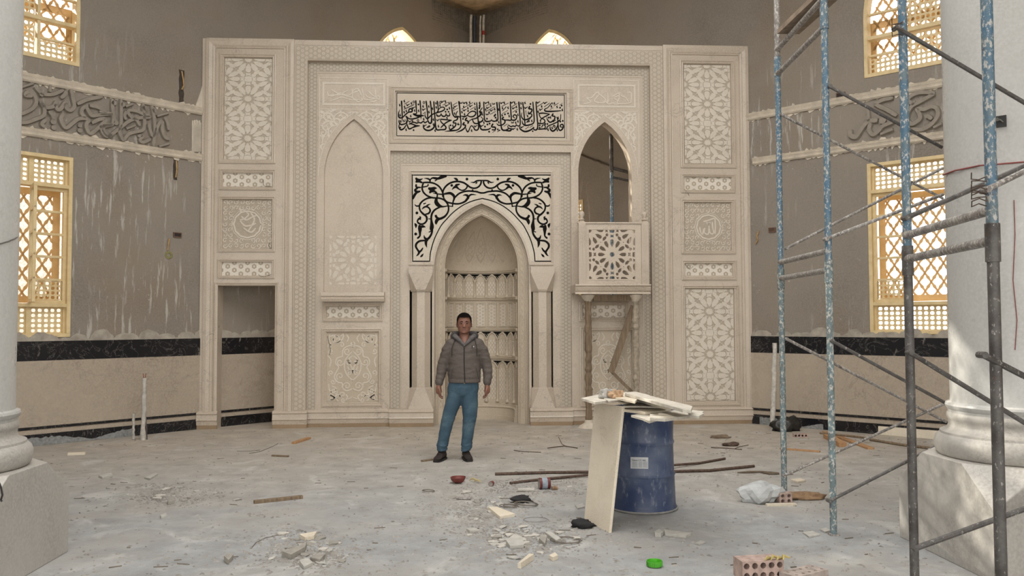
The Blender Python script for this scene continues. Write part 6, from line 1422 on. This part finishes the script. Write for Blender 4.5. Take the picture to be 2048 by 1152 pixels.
jk = remesh(join([tors, slL, slR]), 'jacket', JM, .009, 4, wr)
# open the neck: push the collar V down over the chest
for v in jk.data.vertices:
    x, y, z = v.co.x-OX-.115, v.co.y-OY, v.co.z
    if z > 1.37 and y < -.02:
        vz = 1.385+abs(x)*1.15
        if z > vz: v.co.y = max(v.co.y, OY-.02+.0); v.co.z = min(v.co.z, max(vz, 1.38))
m = M(); m.add(*(lambda q: (q.v, q.f))(loft([(L3(.115, .918), .185, .128), (L3(.115, .925), .192, .136), (L3(.115, .955), .194, .138), (L3(.115, .965), .190, .134)], 32))); m.build('hem_band', JM, jk, smooth=True)
for q in ((-.186, .922, -.012), (.387, .922, -.012)):
    m = limb([(q[0], .945, q[2]+.003, .050), (q[0], .912, q[2]-.003, .047)], 18); m.build('cuff', JM, jk, smooth=True)
chest = loft([(L3(.115, 1.36, -.095), .03, .02), (L3(.115, 1.40, -.075), .04, .03), (L3(.115, 1.44, -.045), .05, .04), (L3(.114, 1.48, -.02), .055, .05)], 16); m = M(); m.add(chest.v, chest.f); m.build('throat', SKIN, per, smooth=True)
HM = simple('dark hood lining', (72, 68, 68), .8)
m = M(); P = []; RR = []
for i in range(21):
    t = -pi*.12+(pi*1.24)*i/20; x = .115+.125*cos(t)*(1.0); y = .015+.085*sin(t); z = 1.475+.02*sin(t)
    P.append(L3(x, z, y)); RR.append(.034+.012*abs(cos(t)))
m.tube(P, RR, 12); m.build('hood', HM, jk, smooth=True)
m = M()
for sx in (-1, 1):
    m.tube([L3(.115+sx*.118, 1.475, -.005), L3(.115+sx*.095, 1.455, -.065), L3(.115+sx*.06, 1.425, -.098), L3(.115+sx*.025, 1.39, -.118), L3(.115, 1.365, -.128)], [.034, .03, .024, .018, .012], 10)
m.build('collar', simple('grey collar lining', (96, 92, 92), .8), jk, smooth=True)
def yfront(z):   # front of the jacket at height z
    for a, b in (((.925, .13), (.985, .143)), ((.985, .143), (1.15, .141)), ((1.15, .141), (1.25, .137)), ((1.25, .137), (1.34, .128)), ((1.34, .128), (1.42, .112))):
        if a[0] <= z <= b[0]: return -(a[1]+(b[1]-a[1])*(z-a[0])/(b[0]-a[0]))
    return -.13
m = M(); m.tube([L3(.115+.004*sin(z*9), z, yfront(z)-.004) for z in [.925+.0225*i for i in range(20)]], .0055, 8); m.build('zip', simple('black zip', (44, 40, 40), .5), jk, smooth=True)
m = M(); m.add(*(lambda q: (q.v, q.f))(ball(.112, 1.365, -.135, .006, .004, .010))); m.build('zip_pull', simple('steel pull', (190, 190, 190), .3, .8), jk, smooth=True)
for x0_, x1_ in ((.01, -.035), (.235, .262)):
    m = M(); m.tube([L3(x0_, 1.46, -.075), L3((x0_*2+x1_)/3, 1.41, -.105), L3(x1_, 1.33, -.118), L3(x1_+.0, 1.235, -.125)], .0045, 7); m.build('drawstring', simple('black cord', (38, 34, 34), .7), jk, smooth=True)
c_ = L3(.215, 1.352, -.128); m = M(); m.box(c_.x-.014, c_.x+.001, c_.y-.004, c_.y+.01, c_.z-.011, c_.z+.011); lg = m.build('chest_logo', simple('black patch', (28, 26, 28), .5), jk)
m = M(); m.box(c_.x+.001, c_.x+.014, c_.y-.004, c_.y+.01, c_.z-.008, c_.z+.004); m.build('logo_white', simple('white patch', (220, 220, 220), .5), lg)
for sx, x0_ in ((-1, -.02), (1, .25)):
    m = M(); m.tube([L3(x0_, 1.10, -.112), L3(x0_+sx*.022, 1.02, -.104), L3(x0_+sx*.03, .97, -.10)], .003, 6); m.build('pocket_seam', HM, jk, smooth=True)
# jeans
DEN = NT('blue denim', .85); d_ = DEN.noise(7, 5, .6); z_ = DEN.sep()[2]
DEN.color(DEN.mix(DEN.mask(DEN.noise(160, 2), .4, .7), DEN.ramp(d_, [(.3, (50, 72, 88)), (.5, (64, 88, 104)), (.7, (88, 110, 122))]), (52, 78, 96))); DEN.bump(DEN.noise(300, 2), .2, .002); DEN = DEN.m
def wj(co, n_):
    x, y, z = co.x-OX, co.y-OY, co.z; a = noise.noise(Vector((x*9, y*9, z*13)))*.006; e = math.exp(-((z-.16)/.08)**2)+.5*math.exp(-((z-.47)/.08)**2); return a+e*.014*noise.noise(Vector((x*12, y*12, z*42)))
hips = loft([(L3(.09, .76, .0), .13, .10), (L3(.094, .80, .0), .184, .118), (L3(.098, .86), .188, .122), (L3(.104, .92), .178, .115), (L3(.115, .97), .165, .11)], 28)
def leg(pts, seg=22):
    m = M(); 
    rr = [(L3(x, z, y), rx, ry) for x, z, y, rx, ry in pts]; return loft(rr, seg)
lgL = leg([(-.150, .105, -.015, .054, .062), (-.149, .13, -.012, .062, .07), (-.144, .20, -.005, .066, .07), (-.118, .33, .0, .073, .076), (-.088, .46, -.008, .079, .08), (-.052, .58, -.004, .089, .09), (-.008, .70, .0, .100, .10), (.018, .78, .0, .104, .105), (.035, .85, .0, .09, .1)])
lgR = leg([(.135, .105, -.015, .054, .062), (.136, .13, -.012, .062, .07), (.142, .20, -.005, .066, .07), (.158, .33, .0, .072, .076), (.172, .46, -.008, .079, .08), (.18, .58, -.004, .091, .09), (.176, .70, .0, .104, .10), (.170, .78, .0, .106, .105), (.165, .85, .0, .09, .1)])
remesh(join([hips, lgL, lgR]), 'jeans', DEN, .0085, 4, wj)
m = M(); m.tube([L3(.113, .91, -.122), L3(.113, .93, -.122)], .012, 8); m.build('belt_buckle', simple('buckle', (170, 168, 160), .35, .7), per, smooth=True)
# shoes
SH = simple('dark brown suede', (44, 34, 32), .8, scale=40, var=.1); SO = simple('black sole', (26, 24, 24), .6)
def shoe(x, y, rot, lab):
    ca, sa = cos(rot), sin(rot); base = Vector((OX+x, OY+y, 0))
    T = lambda u, v, z: base+Vector((u*ca-v*sa, u*sa+v*ca, z))
    m = M(); st = [(.10, .030, .04, .085), (.07, .036, .048, .13), (.03, .040, .052, .145), (-.02, .043, .055, .125), (-.07, .047, .05, .085), (-.12, .048, .045, .066), (-.16, .042, .04, .055), (-.185, .026, .034, .042)]; seg = 16
    for v, hw, zc, zt_ in st:
        for j in range(seg):
            t = 2*pi*j/seg; c, s_ = cos(t), sin(t); u = hw*(abs(c)**.8)*(1 if c > 0 else -1); z = .02+(zt_-.02)*(.5+.5*s_); u *= (1-.25*max(0, s_)**2); m.v.append(tuple(T(u, v, z)))
    n = len(st)
    for i in range(n-1):
        for j in range(seg): j2 = (j+1) % seg; m.f.append((i*seg+j, i*seg+j2, (i+1)*seg+j2, (i+1)*seg+j))
    m.f += [tuple(range(seg)), tuple((n-1)*seg+j for j in range(seg))]
    o = m.build('shoe', SH, per, smooth=True)
    m = M(); k = 0; rim = [(hw+.004, v) for v, hw, a, b in st]; P = [(w_, v) for w_, v in rim]+[(-w_, v) for w_, v in reversed(rim)]
    m.v = [tuple(T(u, v-(.006 if v < -.17 else 0), .001)) for u, v in P]+[tuple(T(u, v-(.006 if v < -.17 else 0), .026)) for u, v in P]; k = len(P)
    m.f = [tuple(range(k)), tuple(range(k, 2*k))]+[(i, (i+1) % k, k+(i+1) % k, k+i) for i in range(k)]; m.build('sole', SO, o)
    m = M()
    for q in range(4):
        v = -.045-q*.018; m.tube([T(-.022, v, .118-q*.013), T(0, v-.002, .126-q*.014), T(.022, v, .118-q*.013)], .0025, 5)
    m.build('lace', SO, o)
shoe(-.158, .0, -.34, ''); shoe(.135, .02, .22, '')
# watch on the right-hand wrist of the picture
m = M(); m.lathe([(.030, -.009), (.033, -.006), (.033, .006), (.030, .009)], (OX+.386, OY-.017, .898), 20); wt = m.build('wristwatch', simple('silver band', (180, 180, 180), .3, .8), per, smooth=True)
m = M(); m.lathe([(0, .0), (.017, .0), (.017, .008), (0, .009)], (0, 0, 0), 16); m.v = [(OX+.386+.02+c, OY-.017-.028+b*.3-c*.4, .898+a) for a, b, c in m.v]; m.build('watch_face', simple('dark dial', (40, 40, 46), .3), wt)
settle(per)
# origins of single-mesh things to the middle of their base
for o in list(COL.objects):
    if o.type == 'MESH' and o.parent is None and o.get('category') and o.data.users == 1 and o.location.length < 1e-6:
        xs = [v.co for v in o.data.vertices]; c = Vector(((min(v.x for v in xs)+max(v.x for v in xs))/2, (min(v.y for v in xs)+max(v.y for v in xs))/2, min(v.z for v in xs)))
        def sh(q):
            for ch in q.children: ch.data.transform(Matrix.Translation(-c)); sh(ch)
        o.data.transform(Matrix.Translation(-c)); sh(o); o.location = c
